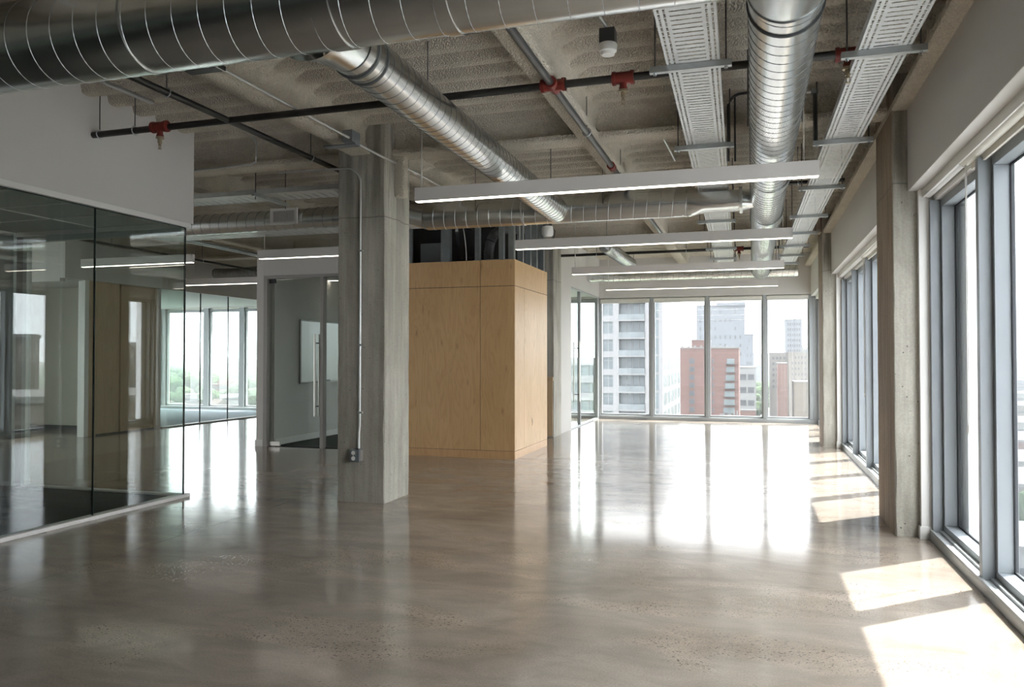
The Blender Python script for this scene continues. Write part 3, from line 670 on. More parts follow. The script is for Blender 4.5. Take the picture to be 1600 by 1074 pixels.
t = thing('door_2', (-3.68, 16.4, 0.03), 'glass meeting room door with a long vertical pull', 'door', None, 'structure')
build('pane', MB().box(-3.687, -3.675, 15.90, 16.84, 0.035, 2.95), M['arglass'], t)
for xh in (-3.745, -3.617):
    h = build('pull_handle', MB().cyl((xh, 16.66, 0.55), (xh, 16.66, 1.85), 0.015, n=12), M['steel'], t, 0, 40)
    for zz in (0.7, 1.7): build('standoff', MB().cyl((xh, 16.66, zz), (-3.68, 16.66, zz), 0.010, n=10), M['boxdark'], h, 0, 40)
gpane('glass_partition', -3.687, -3.675, 16.94, 18.85, 0.035, 2.95, 'arglass', 'fixed glass panel of the meeting room beside the far windows')

# ------------------------------------------------------------------ plywood enclosure
pe = thing('plywood_enclosure', (-4.6, 12.0, 0), 'tall maple plywood enclosure with flush panels behind the near column', 'enclosure')
build('core', MB().box(-5.84, -3.385, 11.05, 12.905, 0.0, 2.94), M['gasket'], pe)
T = 0.018
def pnl(x0, x1, y0, y1, z0, z1): build('panel', MB().box(x0, x1, y0, y1, z0, z1), M['ply'], pe, 0.0015)
pnl(-5.85, -3.914, 11.035, 11.052, 0.118, 2.560); pnl(-3.907, -3.370, 11.035, 11.052, 0.118, 2.560)
pnl(-5.85, -3.914, 11.035, 11.052, 2.568, 2.957); pnl(-3.907, -3.370, 11.035, 11.052, 2.568, 2.957)
pnl(-3.387, -3.369, 11.053, 11.535, 0.118, 2.560); pnl(-3.387, -3.369, 11.540, 12.92, 0.118, 2.560); pnl(-3.387, -3.369, 11.053, 12.92, 2.568, 2.957)
build('plinth', MB().box(-5.85, -3.372, 11.037, 11.053, 0.0, 0.112).box(-3.388, -3.371, 11.053, 12.92, 0, 0.112), M['plyedge'], pe, 0.0015)
t = thing('wall_outlet', (-3.366, 12.0, 0.42), 'tiny slot outlet low on the sunlit side of the plywood enclosure', 'outlet')
build('plate', MB().box(-3.369, -3.364, 11.97, 12.03, 0.42, 0.54), M['ply'], t, 0.001); build('socket', MB().box(-3.364, -3.3625, 11.994, 12.006, 0.45, 0.51), M['boxgrey'], t)

# metal framing above it
def stud(x0, x1, y0, y1, lab, z0=2.958, z1=3.89):
    mb = MB(); tk = 0.006
    if (x1-x0) > (y1-y0)*0.8:
        mb.box(x0, x1, y0, y0+tk, z0, z1).box(x0, x0+tk, y0+tk, y1, z0, z1).box(x1-tk, x1, y0+tk, y1, z0, z1)
    else:
        mb.box(x1-tk, x1, y0, y1, z0, z1).box(x0, x1-tk, y0, y0+tk, z0, z1).box(x0, x1-tk, y1-tk, y1, z0, z1)
    return build('metal_stud', mb, M['stud'], None, 0, None, None, lab, 'stud', 'steel studs above the plywood enclosure')
stud(-4.565, -4.42, 11.08, 11.17, 'wide steel stud above the plywood nearest the concrete column')
stud(-4.015, -3.945, 11.08, 11.17, 'steel stud above the middle of the plywood front')
stud(-3.635, -3.565, 11.08, 11.17, 'second steel stud from the plywood front corner')
stud(-3.485, -3.40, 11.08, 11.17, 'steel stud at the front corner of the plywood enclosure')
for i, (yy, lab) in enumerate(((11.56, 'first steel stud along the sunlit plywood side'), (11.98, 'second steel stud along the sunlit plywood side'), (12.36, 'third steel stud along the sunlit plywood side'), (12.80, 'fourth steel stud at the rear plywood corner'))):
    stud(-3.49, -3.40, yy, yy+0.07, lab)
build('metal_track', MB().box(-5.84, -3.40, 11.07, 11.18, 3.890, 3.90).box(-5.84, -3.40, 11.07, 11.076, 3.84, 3.89), M['stud'], None, 0, None, None, 'steel top track over the studs on the plywood front', 'track')
struct('wall_core_shade', MB().box(-5.85, -3.52, 12.80, 12.90, 2.958, 4.0), M['dark'], 'added dark sheet standing in for shade inside the open framing above the plywood', 'wall')  # dark backing added for the deep shade between the studs
struct('wall_core_panel', MB().box(-5.2, -4.72, 11.75, 11.80, 2.958, 3.36), M['gypsum'], 'grey gypsum panel inside the framing above the plywood', 'wall')
struct('wall_core_left', MB().box(-5.85, -5.15, 11.3, 11.35, 2.958, 4.0), M['stud'], 'dark steel faced panel beside the near column above the plywood', 'wall')
mb = MB(); pts_ = [(-3.98, 11.62, 2.96), (-3.975, 11.62, 3.15), (-3.95, 11.63, 3.32), (-3.90, 11.66, 3.44), (-3.80, 11.75, 3.53), (-3.66, 11.95, 3.58), (-3.6, 12.3, 3.6)]
path = []
for i in range(len(pts_)-1):
    for k in range(8):
        s = k/8; path.append(tuple(pts_[i][j]*(1-s)+pts_[i+1][j]*s for j in range(3)))
mb.tube(path, [0.075 + (0.006 if k % 2 else -0.004) for k in range(len(path))], 14)
build('flexible_duct', mb, M['blackflex'], None, 0, 60, None, 'black flexible duct rising out of the plywood enclosure', 'duct')
mb = MB(); mb.tube([(-4.36, 11.5, 2.96), (-4.16, 11.5, 2.99), (-3.9, 11.55, 3.0), (-3.55, 11.6, 3.0)], 0.035, 10)
build('insulated_pipe', mb, M['plug'], None, 0, 60, None, 'pale insulated pipe lying low above the plywood', 'pipe')
rb = random.Random(5)
vt = thing('valve_manifold', (-4.25, 11.65, 2.96), 'black valve manifold just above the plywood top', 'valve')
build('header_pipe', MB().cyl((-4.45, 11.65, 2.985), (-4.08, 11.65, 2.985), 0.022, n=10), M['pipe'], vt, 0, 40)
for i in range(5):
    xx = -4.42 + i*0.075; hh = 3.05 + 0.05*rb.random()
    o = build('valve', MB().cyl((xx, 11.65, 2.985), (xx, 11.65, hh), 0.014, n=8), M['pipe'], vt, 0, 40)
    build('hand_wheel', MB().cyl((xx-0.005, 11.65, hh), (xx-0.005, 11.65, hh+0.018), 0.03, n=12), M['pipe'], o, 0, 40)
# strut pair crossing behind the studs
build('strut_rail', MB().obox((-4.65, 12.0), (-0.35, 0.94), None, 0.95, 0.021, 3.42, 3.46), M['strut'], None, 0, None, None, 'pale strut rail slanting behind the studs above the plywood', 'rail')
# white looped cable in front of the studs
mb = MB(); pp = []
for i in range(15):
    s = i/14; pp.append((-4.19 + 0.07*math.sin(s*1.6) - 0.0*s, 11.0, 3.56 - 0.6*s))
mb.tube(pp, 0.006, 6); build('loose_cable', mb, M['cord'], None, 0, 60, None, 'thin pale cable dangling in front of the steel studs', 'cable')
# canister hanging beside the studs
t = thing('hanging_canister', (-3.25, 12.5, 3.5), 'white hanging canister with a looped cable beside the steel studs', 'canister')
build('body', MB().lathe([(0.07, 0.0), (0.095, 0.03), (0.10, 0.13), (0.085, 0.17)], (-3.25, 12.5, 3.5), 20), M['plug'], t, 0, 40)
build('cap', MB().lathe([(0.075, 0.17), (0.07, 0.215), (0.02, 0.23)], (-3.25, 12.5, 3.5), 16), M['boxdark'], t, 0, 40)
build('hanger', MB().cyl((-3.25, 12.5, 3.72), (-3.25, 12.5, 4.0), 0.008, n=8), M['rod'], t)
build('cable', MB().tube([(-3.16, 12.5, 3.64), (-3.12, 12.5, 3.58), (-3.14, 12.5, 3.49), (-3.20, 12.5, 3.42), (-3.22, 12.5, 3.30)], 0.006, 6), M['boxdark'], t, 0, 60)

# plywood offcuts at the farther column
t = build('plywood_sheet', MB().box(-3.82, -3.62, 14.276, 14.298, 0.02, 1.06), M['oak'], None, 0.002, None, None, 'pale plywood sheet standing at the foot of the farther column', 'plywood sheet')
build('wood_plank', MB().box(-3.86, -3.605, 14.25, 14.298, 1.062, 1.135), M['oak'], None, 0.004, None, None, 'short pale plank fixed across the farther column at waist height', 'plank')
# ------------------------------------------------------------------ ducts
def duct(name, p0, p1, r, pitch, lab, n=40, group=None, phase=0.0, st=0.0034, sm='galvdark'):
    d = (Vector(p1)-Vector(p0)).normalized()
    t = thing(name, tuple((Vector(p0)+Vector(p1))/2 - Vector((0,0,r))), lab, 'duct', group)
    build('duct_shell', MB().cyl(p0, p1, r, n=n), M['galv'], t, 0, 40)
    build('spiral_seam', MB().helix(p0, p1, r, pitch, st, 30, phase), M[sm], t, 0, 60)
    return t
def hanger_rods(t, pts, ztop=4.0, r=0.005):
    for (x, y, z) in pts: build('hanger_rod', MB().cyl((x, y, z), (x, y, ztop), r, n=8), M['rod'], t)
def collar(t, c, d, r, w=0.03, name='collar', mat='galv'):
    c = Vector(c); d = Vector(d).normalized()
    mb = MB(); mb.loft([mb.ring(c-d*w/2, d, r, 40), mb.ring(c-d*w/2, d, r+0.008, 40), mb.ring(c+d*w/2, d, r+0.008, 40), mb.ring(c+d*w/2, d, r, 40)], False)
    return build(name, mb, M[mat], t, 0, 40)

D1Y, D1Z, D1R = 3.42, 3.28, 0.237
t = duct('supply_duct', (-5.86, D1Y, D1Z), (0.75, D1Y, D1Z), D1R, 0.155, 'largest round galvanised duct crossing above the viewer from the left wall', st=0.003, sm='galvseam')
collar(t, (-1.95, D1Y, D1Z), (1,0,0), D1R, 0.10); collar(t, (-3.1, D1Y, D1Z), (1,0,0), D1R, 0.012)
collar(t, (-1.35, D1Y, D1Z), (1,0,0), D1R, 0.06)
build('end_cap', MB().cyl((0.75, D1Y, D1Z), (0.76, D1Y, D1Z), D1R+0.006, n=40), M['galv'], t, 0, 40)
hanger_rods(t, [(-4.9, D1Y-0.26, D1Z-0.1), (-4.9, D1Y+0.26, D1Z-0.1), (-0.9, D1Y-0.26, D1Z-0.1)])

D3Y, D3Z, D3R = 9.32, 3.325, 0.175
D2A, D2B, D2R = (-2.20, 3.95, 3.275), (-2.29, D3Y-0.10, 3.29), 0.148
t = duct('branch_duct', D2A, D2B, D2R, 0.108, 'round galvanised branch duct running from the largest duct to the cross duct', phase=1.0)
dd = Vector(D2B)-Vector(D2A); dd.normalize()
mb = MB(); mb.loft([mb.ring((-2.195, D1Y+0.12, 3.275), (0,1,0), 0.235, 40), mb.ring((-2.196, D1Y+0.27, 3.275), (0,1,0), 0.185, 40), mb.ring(Vector(D2A)-dd*0.02, (0,1,0), D2R+0.004, 40)], False)
build('takeoff_cone', mb, M['galv'], t, 0, 40)
collar(t, Vector(D2A)+dd*0.10, dd, D2R, 0.02, mat='galvdark'); collar(t, Vector(D2A)+dd*0.22, dd, D2R, 0.012, mat='galvdark')
hanger_rods(t, [(-2.42, 5.6, 3.25), (-2.07, 8.1, 3.25)])

t = duct('cross_duct', (-4.02, D3Y, D3Z), (-0.72, D3Y, D3Z), D3R, 0.15, 'round galvanised cross duct behind the near column and above the plywood', phase=0.4, st=0.0042, sm='galvseam')
collar(t, (-2.72, D3Y, D3Z), (1,0,0), D3R, 0.015, mat='emt')
def rrect(x, cy, cz, hy, hz, rad, n=40):
    out = []
    for i in range(n):
        a = 2*PI*i/n; cx, sx = math.cos(a), math.sin(a)
        ax = max(abs(cx)**0.35, 1e-6)*(1 if cx >= 0 else -1); az = max(abs(sx)**0.35, 1e-6)*(1 if sx >= 0 else -1)
        out.append((x, cy+hy*ax, cz+hz*az))
    return out
def circ(x, cy, cz, r, n=40): return [(x, cy+r*math.cos(2*PI*i/n), cz+r*math.sin(2*PI*i/n)) for i in range(n)]
mb = MB(); mb.loft([circ(-0.74, D3Y, D3Z, D3R), circ(-0.70, D3Y, D3Z, D3R), rrect(-0.56, D3Y, D3Z-0.02, 0.21, 0.10, 0.01), rrect(-0.13, D3Y, D3Z-0.02, 0.21, 0.10, 0.01)], True)
build('flat_transition', mb, M['galv'], t, 0, 35)
mb = MB(); mb.loft([rrect(-0.15, D3Y, D3Z-0.02, 0.225, 0.125, 0.01), rrect(-0.115, D3Y, D3Z-0.02, 0.225, 0.125, 0.01)], True)
build('flange', mb, M['emt'], t, 0, 35)
mb = MB(); mb.loft([rrect(-0.115, D3Y, D3Z-0.02, 0.20, 0.10, 0.01), circ(0.01, D3Y, D3Z-0.01, 0.10), circ(0.12, D3Y, D3Z-0.01, 0.10)], True)
build('throat', mb, M['galv'], t, 0, 35)
hanger_rods(t, [(-3.3, D3Y-0.19, D3Z), (-1.7, D3Y-0.19, D3Z), (-1.7, D3Y+0.19, D3Z)])

t = duct('cross_duct', (-8.6, 9.36, 3.395), (-4.02, 9.33, 3.395), 0.14, 0.15, 'slimmer round duct left of the near column carrying a white grille', phase=2.0, st=0.005)
build('reducer', MB().cyl((-4.30, 9.33, 3.395), (-4.02, D3Y, D3Z+0.01), 0.142, D3R, n=40), M['galv'], t, 0, 40)
rg = build('register', MB().box(-6.25, -5.87, 9.16, 9.30, 3.315, 3.505), M['galv'], t, 0.003)
fr = MB().box(-6.27, -6.225, 9.145, 9.165, 3.30, 3.52).box(-5.895, -5.85, 9.145, 9.165, 3.30, 3.52).box(-6.225, -5.895, 9.145, 9.165, 3.30, 3.335).box(-6.225, -5.895, 9.145, 9.165, 3.485, 3.52)
build('register_frame', fr, M['plug'], rg, 0.002)
gm = MB()
for i in range(14): gm.box(-6.222+i*0.0235, -6.214+i*0.0235, 9.148, 9.152, 3.335, 3.485)
for i in range(7): gm.box(-6.225, -5.895, 9.152, 9.156, 3.345+i*0.021, 3.351+i*0.021)
build('register_grille', gm, M['plug'], rg)
build('register_dark', MB().box(-6.225, -5.895, 9.157, 9.162, 3.335, 3.485), M['slot'], rg)

D4X, D4Z, D4R = 0.165, 3.32, 0.186
t = duct('long_duct', (D4X, 3.98, D4Z), (D4X-0.02, 17.0, D4Z), D4R, 0.128, 'long round galvanised duct between the two cable trays', phase=0.2)
mb = MB(); mb.loft([mb.ring((D4X, D1Y+0.12, D4Z-0.03), (0,1,0), 0.235, 40), mb.ring((D4X, 3.84, D4Z), (0,1,0), 0.205, 40), mb.ring((D4X, 3.99, D4Z), (0,1,0), D4R+0.003, 40)], False)
build('takeoff_cone', mb, M['galv'], t, 0, 40)
collar(t, (D4X, 4.18, D4Z), (0,1,0), D4R, 0.015, mat='boxdark'); collar(t, (D4X, 4.02, D4Z), (0,1,0), D4R, 0.03)
collar(t, (D4X, 8.2, D4Z), (0,1,0), D4R, 0.16); collar(t, (D4X, 10.3, D4Z), (0,1,0), D4R, 0.4)
build('end_cap', MB().cyl((D4X-0.02, 17.0, D4Z), (D4X-0.02, 17.02, D4Z), D4R+0.005, n=40), M['galv'], t, 0, 40)
hanger_rods(t, [(D4X-0.2, 6.4, D4Z), (D4X+0.2, 6.4, D4Z), (D4X-0.2, 10.9, D4Z), (D4X+0.2, 10.9, D4Z), (D4X+0.2, 13.0, D4Z)])

t = thing('branch_duct', (-2.26, 13.7, 3.2), 'short open ended round duct hanging beyond the second row light', 'duct')
mb = MB(); a0 = (-2.28, 12.45, 3.30); a1 = (-2.25, 15.0, 3.30)
mb.loft([mb.ring(a0, (0,1,0), 0.097, 32), mb.ring(a0, (0,1,0), 0.107, 32), mb.ring(a1, (0,1,0), 0.107, 32), mb.ring(a1, (0,1,0), 0.0, 32), mb.ring((-2.28, 12.9, 3.30), (0,1,0), 0.0, 32), mb.ring((-2.28, 12.9, 3.30), (0,1,0), 0.097, 32), mb.ring(a0, (0,1,0), 0.097, 32)], False)
build('duct_shell', mb, M['galv'], t, 0, 40); build('spiral_seam', MB().helix(a0, a1, 0.107, 0.11, 0.0045, 24), M['galvdark'], t, 0, 60)
hanger_rods(t, [(-2.39, 13.2, 3.3), (-2.39, 14.6, 3.3)])

mb = MB(); path = [(-10.95 + 1.5*i/60, 14.0, 3.29 - 0.02*math.sin(i*0.09)) for i in range(61)]
mb.tube(path, [0.105 + (0.009 if k % 2 else -0.006) for k in range(61)], 18)
t = build('flexible_duct', mb, M['flex'], None, 0, 60, None, 'ribbed foil flexible duct over the left hallway lights', 'duct')
mb = MB().cyl((-11.9, 17.9, 3.3), (1.0, 17.9, 3.3), 0.13, n=24)
# bulky duct along the far wall
t = thing('cross_duct', (-1.4, 18.2, 3.2), 'dull cross duct close to the far wall above the last lights', 'duct')
build('duct_shell', MB().cyl((-3.6, 17.6, 3.36), (0.9, 17.6, 3.36), 0.13, n=28), M['galv'], t, 0, 40); build('spiral_seam', MB().helix((-3.6, 17.6, 3.36), (0.9, 17.6, 3.36), 0.13, 0.12, 0.005, 20), M['galvdark'], t, 0, 60)
hanger_rods(t, [(-2.6, 17.75, 3.36), (-0.4, 17.75, 3.36)])

# ------------------------------------------------------------------ cable trays with punched slots
def tray(xl, w, y0, y1, z, shear, lab, ax='y', group=None, pit=0.062, yref=4.2):
    t = thing('cable_tray', (xl+w/2, (y0+y1)/2, z) if ax == 'y' else ((y0+y1)/2, xl+w/2, z), lab, 'cable tray')
    def T(x, y, zz):
        p = (x + shear*(y-yref), y, zz)
        return p if ax == 'y' else (p[1], p[0], p[2])
    W = w
    xb = [0, 0.014, 0.027, 0.046, 0.059, 0.080, W-0.080, W-0.059, W-0.046, W-0.027, W-0.014, W]
    mb = MB()
    n = int((y1-y0)/pit)
    for k in range(n):
        yb = [0, 0.006, 0.028, 0.037, 0.0495, 0.059, pit]
        for j in range(len(yb)-1):
            for i in range(len(xb)-1):
                hole = (i in (1, 3, 7, 9) and j in (1, 4-1)) or (i == 5 and j == 3)
                if i in (1, 3, 7, 9): hole = j in (1, 3)
                if i == 5: hole = (j == 3)
                if hole: continue
                ya = y0 + k*pit + yb[j]; yc = y0 + k*pit + yb[j+1]
                mb.add([T(xl+xb[i], ya, z), T(xl+xb[i+1], ya, z), T(xl+xb[i+1], yc, z), T(xl+xb[i], yc, z)], [(0,1,2,3)])
    build('tray_plate', mb, M['tray'], t)
    ye = y0 + n*pit
    for x0, x1 in ((xl-0.002, xl+0.001), (xl+W-0.001, xl+W+0.002)):
        r = MB(); q = [T(x0, y0, z-0.002), T(x1, y0, z-0.002), T(x1, ye, z-0.002), T(x0, ye, z-0.002)]
        r.add(q + [(p[0], p[1], z+0.055) for p in q], [(0,3,2,1),(4,5,6,7),(0,1,5,4),(1,2,6,5),(2,3,7,6),(3,0,4,7)])
        build('side_rail', r, M['tray'], t)
    return t
TZ = 3.425
tray(-0.52, 0.335, 3.72, 18.4, TZ, -0.0165, 'perforated zinc cable tray left of the long round duct')
tray(0.645, 0.30, 3.72, 16.9, TZ, -0.0115, 'perforated zinc cable tray right of the long round duct by the windows', yref=4.5)
tray(8.02, 0.42, -8.6, -4.3, 3.46, 0.0, 'louvred zinc tray in front of the slim duct with the white grille', 'x', pit=0.11)
tray(9.80, 0.45, -8.9, -4.1, 3.345, 0.0, 'bright louvred zinc tray beyond the slim duct with the white grille', 'x', pit=0.14)

def trapeze(x0, x1, y, z, lab, ztop=4.0, group='trapeze hangers under the cable trays', ax='x'):
    t = thing('trapeze_hanger', ((x0+x1)/2, y, z-0.041), lab, 'hanger', group)
    s = MB(); zz = z-0.002
    prof_ = [(-0.0205, -0.041), (0.0205, -0.041), (0.0205, 0.0), (0.010, 0.0), (0.010, -0.006), (0.0165, -0.006), (0.0165, -0.037), (-0.0165, -0.037), (-0.0165, -0.006), (-0.010, -0.006), (-0.010, 0.0), (-0.0205, 0.0)]
    s.prism([(y+p[0], zz+p[1]) for p in prof_], 'x', x0, x1)
    build('strut', s, M['strut'], t)
    for x in (x0+0.035, x1-0.035):
        r = build('threaded_rod', MB().cyl((x, y, zz-0.06), (x, y, ztop), 0.0055, n=8), M['rod'], t)
        build('nut', MB().cyl((x, y, zz-0.054), (x, y, zz-0.042), 0.012, n=6), M['strut'], r)
    return t
tx = lambda xl, y, yr, sh: xl + sh*(y-yr)
nm = ['nearest the viewer', 'second from the viewer', 'third from the viewer', 'fourth from the viewer', 'fifth from the viewer', 'sixth from the viewer', 'seventh from the viewer', 'farthest from the viewer']
for i, y in enumerate((5.2, 7.22, 9.85, 11.25, 12.75, 14.1, 15.55, 17.3)):
    xl = tx(-0.52, y, 4.2, -0.0165); trapeze(xl-0.115, xl+0.335+0.075, y, TZ, 'zinc trapeze hanger under the left cable tray, ' + nm[i])
for i, y in enumerate((5.3, 7.4, 9.35, 11.2, 12.7, 14.1, 15.42, 16.7)):
    xl = tx(0.645, y, 4.5, -0.0115); trapeze(xl-0.10, xl+0.30+0.09, y, TZ, 'zinc trapeze hanger under the window side cable tray, ' + nm[i])
t = thing('trapeze_hanger', (-5.65, 8.25, 3.41), 'zinc trapeze hanger under the louvred tray beside the near column', 'hanger')
build('strut', MB().box(-5.67, -5.63, 7.90, 8.62, 3.415, 3.456), M['strut'], t)
for yy in (7.95, 8.57): build('threaded_rod', MB().cyl((-5.65, yy, 3.38), (-5.65, yy, 4.0), 0.0065, n=8), M['rod'], t)
for i, xx in enumerate((-8.93, -8.80)):
    build('strut_rail', MB().box(xx, xx+0.04, 10.5, 12.8, 3.40-0.0*i, 3.44), M['strut'], None, 0, None, None, ['pale strut rail slanting over the left hallway light', 'second pale strut rail beside the first over the left hallway'][i], 'rail')

# ------------------------------------------------------------------ sprinkler pipes
PZ = 3.562
def clevis(t, p, axis, r):
    x, y, z = p
    u = (0,1,0) if axis == 'x' else (1,0,0)
    mb = MB(); ring = []
    for i in range(17):
        a = PI*2*i/16
        ring.append((x, y+(r+0.010)*math.cos(a), z+(r+0.010)*math.sin(a)) if axis == 'x' else (x+(r+0.010)*math.cos(a), y, z+(r+0.010)*math.sin(a)))
    mb.tube(ring, 0.005, 6)
    o = build('clevis', mb, M['strut'], t, 0, 60)
    build('hanger_rod', MB().cyl((x, y, z+r+0.01), (x, y, 4.0), 0.005, n=8), M['rod'], o)
def head(t, x, y, z, r):
    tee = MB().cyl((x-0.075, y, z), (x+0.075, y, z), r+0.016, n=20).cyl((x-0.08, y, z), (x-0.055, y, z), r+0.022, n=20).cyl((x+0.055, y, z), (x+0.08, y, z), r+0.022, n=20).cyl((x, y, z), (x, y, z-0.085), 0.026, n=16).cyl((x, y, z-0.07), (x, y, z-0.09), 0.031, n=16)
    o = build('tee_fitting', tee, M['red'], t, 0, 40)
    h = MB().cyl((x, y, z-0.09), (x, y, z-0.105), 0.036, n=18).cyl((x, y, z-0.105), (x, y, z-0.145), 0.019, n=12).cyl((x, y, z-0.145), (x, y, z-0.165), 0.012, n=10)
    h.cyl((x-0.013, y, z-0.16), (x-0.005, y, z-0.195), 0.0035, n=6).cyl((x+0.013, y, z-0.16), (x+0.005, y, z-0.195), 0.0035, n=6).cyl((x, y, z-0.195), (x, y, z-0.199), 0.017, n=12)
    build('sprinkler_head', h, M['brass'], o, 0, 40)
t = thing('sprinkler_pipe', (-2.7, 5.72, PZ-0.03), 'long black sprinkler pipe crossing the room under the beams with red fittings', 'sprinkler pipe')
build('pipe', MB().cyl((-5.98, 5.745, PZ), (0.9, 5.70, PZ), 0.029, n=20), M['pipe'], t, 0, 40)
build('pipe_cap', MB().cyl((-6.0, 5.745, PZ), (-5.97, 5.745, PZ), 0.034, n=20), M['pipe'], t, 0, 40)
for x in (-5.76, -5.36, 0.12): clevis(t, (x, 5.74, PZ), 'x', 0.029)
for x in (-5.06, -0.91, 0.62): head(t, x, 5.715, PZ, 0.029)
t2 = thing('sprinkler_pipe', (-1.45, 7.0, PZ-0.03), 'dark grey sprinkler pipe hugging the long beam past the crossing red fitting', 'sprinkler pipe')
build('pipe', MB().cyl((-1.44, 2.0, PZ+0.0), (-1.462, 13.9, PZ+0.0), 0.0285, n=20), M['pipegrey'], t2, 0, 40)
build('cross_fitting', MB().cyl((-1.535, 5.715, PZ), (-1.345, 5.715, PZ), 0.043, n=20).cyl((-1.44, 5.63, PZ), (-1.44, 5.80, PZ), 0.043, n=20).cyl((-1.535, 5.715, PZ), (-1.51, 5.715, PZ), 0.05, n=20).cyl((-1.37, 5.715, PZ), (-1.345, 5.715, PZ), 0.05, n=20), M['red'], t2, 0, 40)
build('coupling', MB().cyl((-1.455, 8.28, PZ), (-1.455, 8.40, PZ), 0.043, n=18), M['red'], t2, 0, 40)
for y in (7.0, 8.9): clevis(t2, (-1.45, y, PZ), 'y', 0.0285)
t3 = thing('sprinkler_pipe', (-4.36, 6.6, PZ-0.03), 'black sprinkler pipe slanting down the view to the left side of the near column', 'sprinkler pipe')
build('pipe', MB().cyl((-4.345, 2.0, PZ), (-4.365, 12.3, PZ), 0.027, n=20), M['pipe'], t3, 0, 40)
build('strut_clip', MB().box(-4.62, -4.585, 4.6, 5.12, 3.535, 3.56), M['emt'], t3, 0.002)
for y in (4.98, 7.05): clevis(t3, (-4.35, y, PZ), 'y', 0.027)
t4 = thing('sprinkler_pipe', (-1.5, 14.92, 3.47), 'black sprinkler pipe crossing near the far wall', 'sprinkler pipe')
build('pipe', MB().cyl((-3.62, 14.93, 3.50), (0.95, 14.93, 3.50), 0.027, n=16), M['pipe'], t4, 0, 40)
for x in (-2.9, -1.2, 0.45): clevis(t4, (x, 14.93, 3.50), 'x', 0.027)
head(t4, -0.25, 14.93, 3.5, 0.027)
t5 = thing('sprinkler_pipe', (-9.3, 10.5, 3.27), 'thin black sprinkler pipe over the left hallway below the pale rails', 'sprinkler pipe')
build('pipe', MB().cyl((-9.55, 8.5, 3.26), (-9.62, 14.4, 3.26), 0.022, n=14), M['pipe'], t5, 0, 40)
for y in (9.8, 11.9): clevis(t5, (-9.58, y, 3.26), 'y', 0.022)
t6 = thing('sprinkler_pipe', (0.6, 9.6, 3.5), 'short black pipe between the long round duct and the window side tray', 'sprinkler pipe')
build('pipe', MB().cyl((0.30, 9.62, 3.53), (1.0, 9.62, 3.53), 0.022, n=14), M['pipe'], t6, 0, 40); clevis(t6, (0.5, 9.62, 3.53), 'x', 0.022)

# ------------------------------------------------------------------ linear lights
def light(x0, x1, y, z, lab, group, cables):
    t = thing('linear_light', ((x0+x1)/2, y, z), lab, 'light', group)
    w = 0.038; z -= 0.014; h = 0.125
    hs = MB()
    hs.box(x0, x1, y-w, y-w+0.006, z, z+h).box(x0, x1, y+w-0.006, y+w, z, z+h).box(x0, x1, y-w+0.006, y+w-0.006, z+h-0.006, z+h).box(x0, x0+0.006, y-w+0.006, y+w-0.006, z, z+h-0.006).box(x1-0.006, x1, y-w+0.006, y+w-0.006, z, z+h-0.006)
    build('housing', hs, M['housing'], t)
    build('lens', MB().box(x0+0.006, x1-0.006, y-w+0.006, y+w-0.006, z-0.005, z+0.01), M['led'], t, 0.002)
    for x, r in cables: build('suspension_cable', MB().cyl((x, y, z+h), (x, y, 3.94), r, n=8), M['cord'], t)
    return t
ms = 'suspended linear lights over the main floor'
L1 = light(-3.055, 0.515, 6.8, 2.992, 'nearest long suspended linear light crossing in front of the window side duct', ms, [(-3.0, 0.007), (0.40, 0.003)])
def relight(y, x0, lab): 
    return dup(L1, (L1.location.x + (x0+3.055), y, L1.location.z), lab)
relight(10.22, -3.105, 'second long linear light passing the corner of the plywood enclosure')
relight(13.6, -3.085, 'third long linear light from the viewer')
relight(16.95, -3.09, 'farthest long linear light before the far windows')
hs_ = 'suspended linear lights over the left hallway'
light(-7.06, -5.55, 10.05, 2.99, 'linear light hanging in front of the white wall of the glass door', hs_, [(-6.98, 0.004), (-5.65, 0.004)])
light(-10.46, -8.30, 10.1, 2.99, 'linear light seen through the front glass panel', hs_, [(-10.2, 0.004), (-8.75, 0.004)])
light(-11.10, -7.6, 13.3, 2.99, 'linear light above the oak panel end of the hallway', hs_, [(-10.9, 0.004), (-7.8, 0.004)])
#light(-9.55, -8.1, 12.3, 2.985, 'short linear light tucked under the ribbed foil duct', hs_, [(-9.3, 0.004), (-8.2, 0.004)])

# ------------------------------------------------------------------ conduits and small devices
t = thing('smoke_detector', (-0.975, 5.45, 3.66), 'white smoke detector on a dark box hanging from a conduit', 'smoke detector')
build('box', MB().box(-1.03, -0.92, 5.40, 5.50, 3.72, 3.82), M['boxdark'], t, 0.004)
build('detector', MB().lathe([(0.02, -0.055), (0.045, -0.05), (0.05, -0.03), (0.062, -0.025), (0.066, 0.02), (0.06, 0.03)], (-0.975, 5.45, 3.69), 24), M['plug'], t, 0, 40)
build('conduit', MB().tube([(-0.975, 5.45, 3.80), (-0.985, 5.40, 3.84), (-1.05, 5.0, 3.89), (-1.12, 4.5, 3.90), (-1.2, 3.2, 3.90)], 0.013, 10), M['emt'], t, 0, 60)

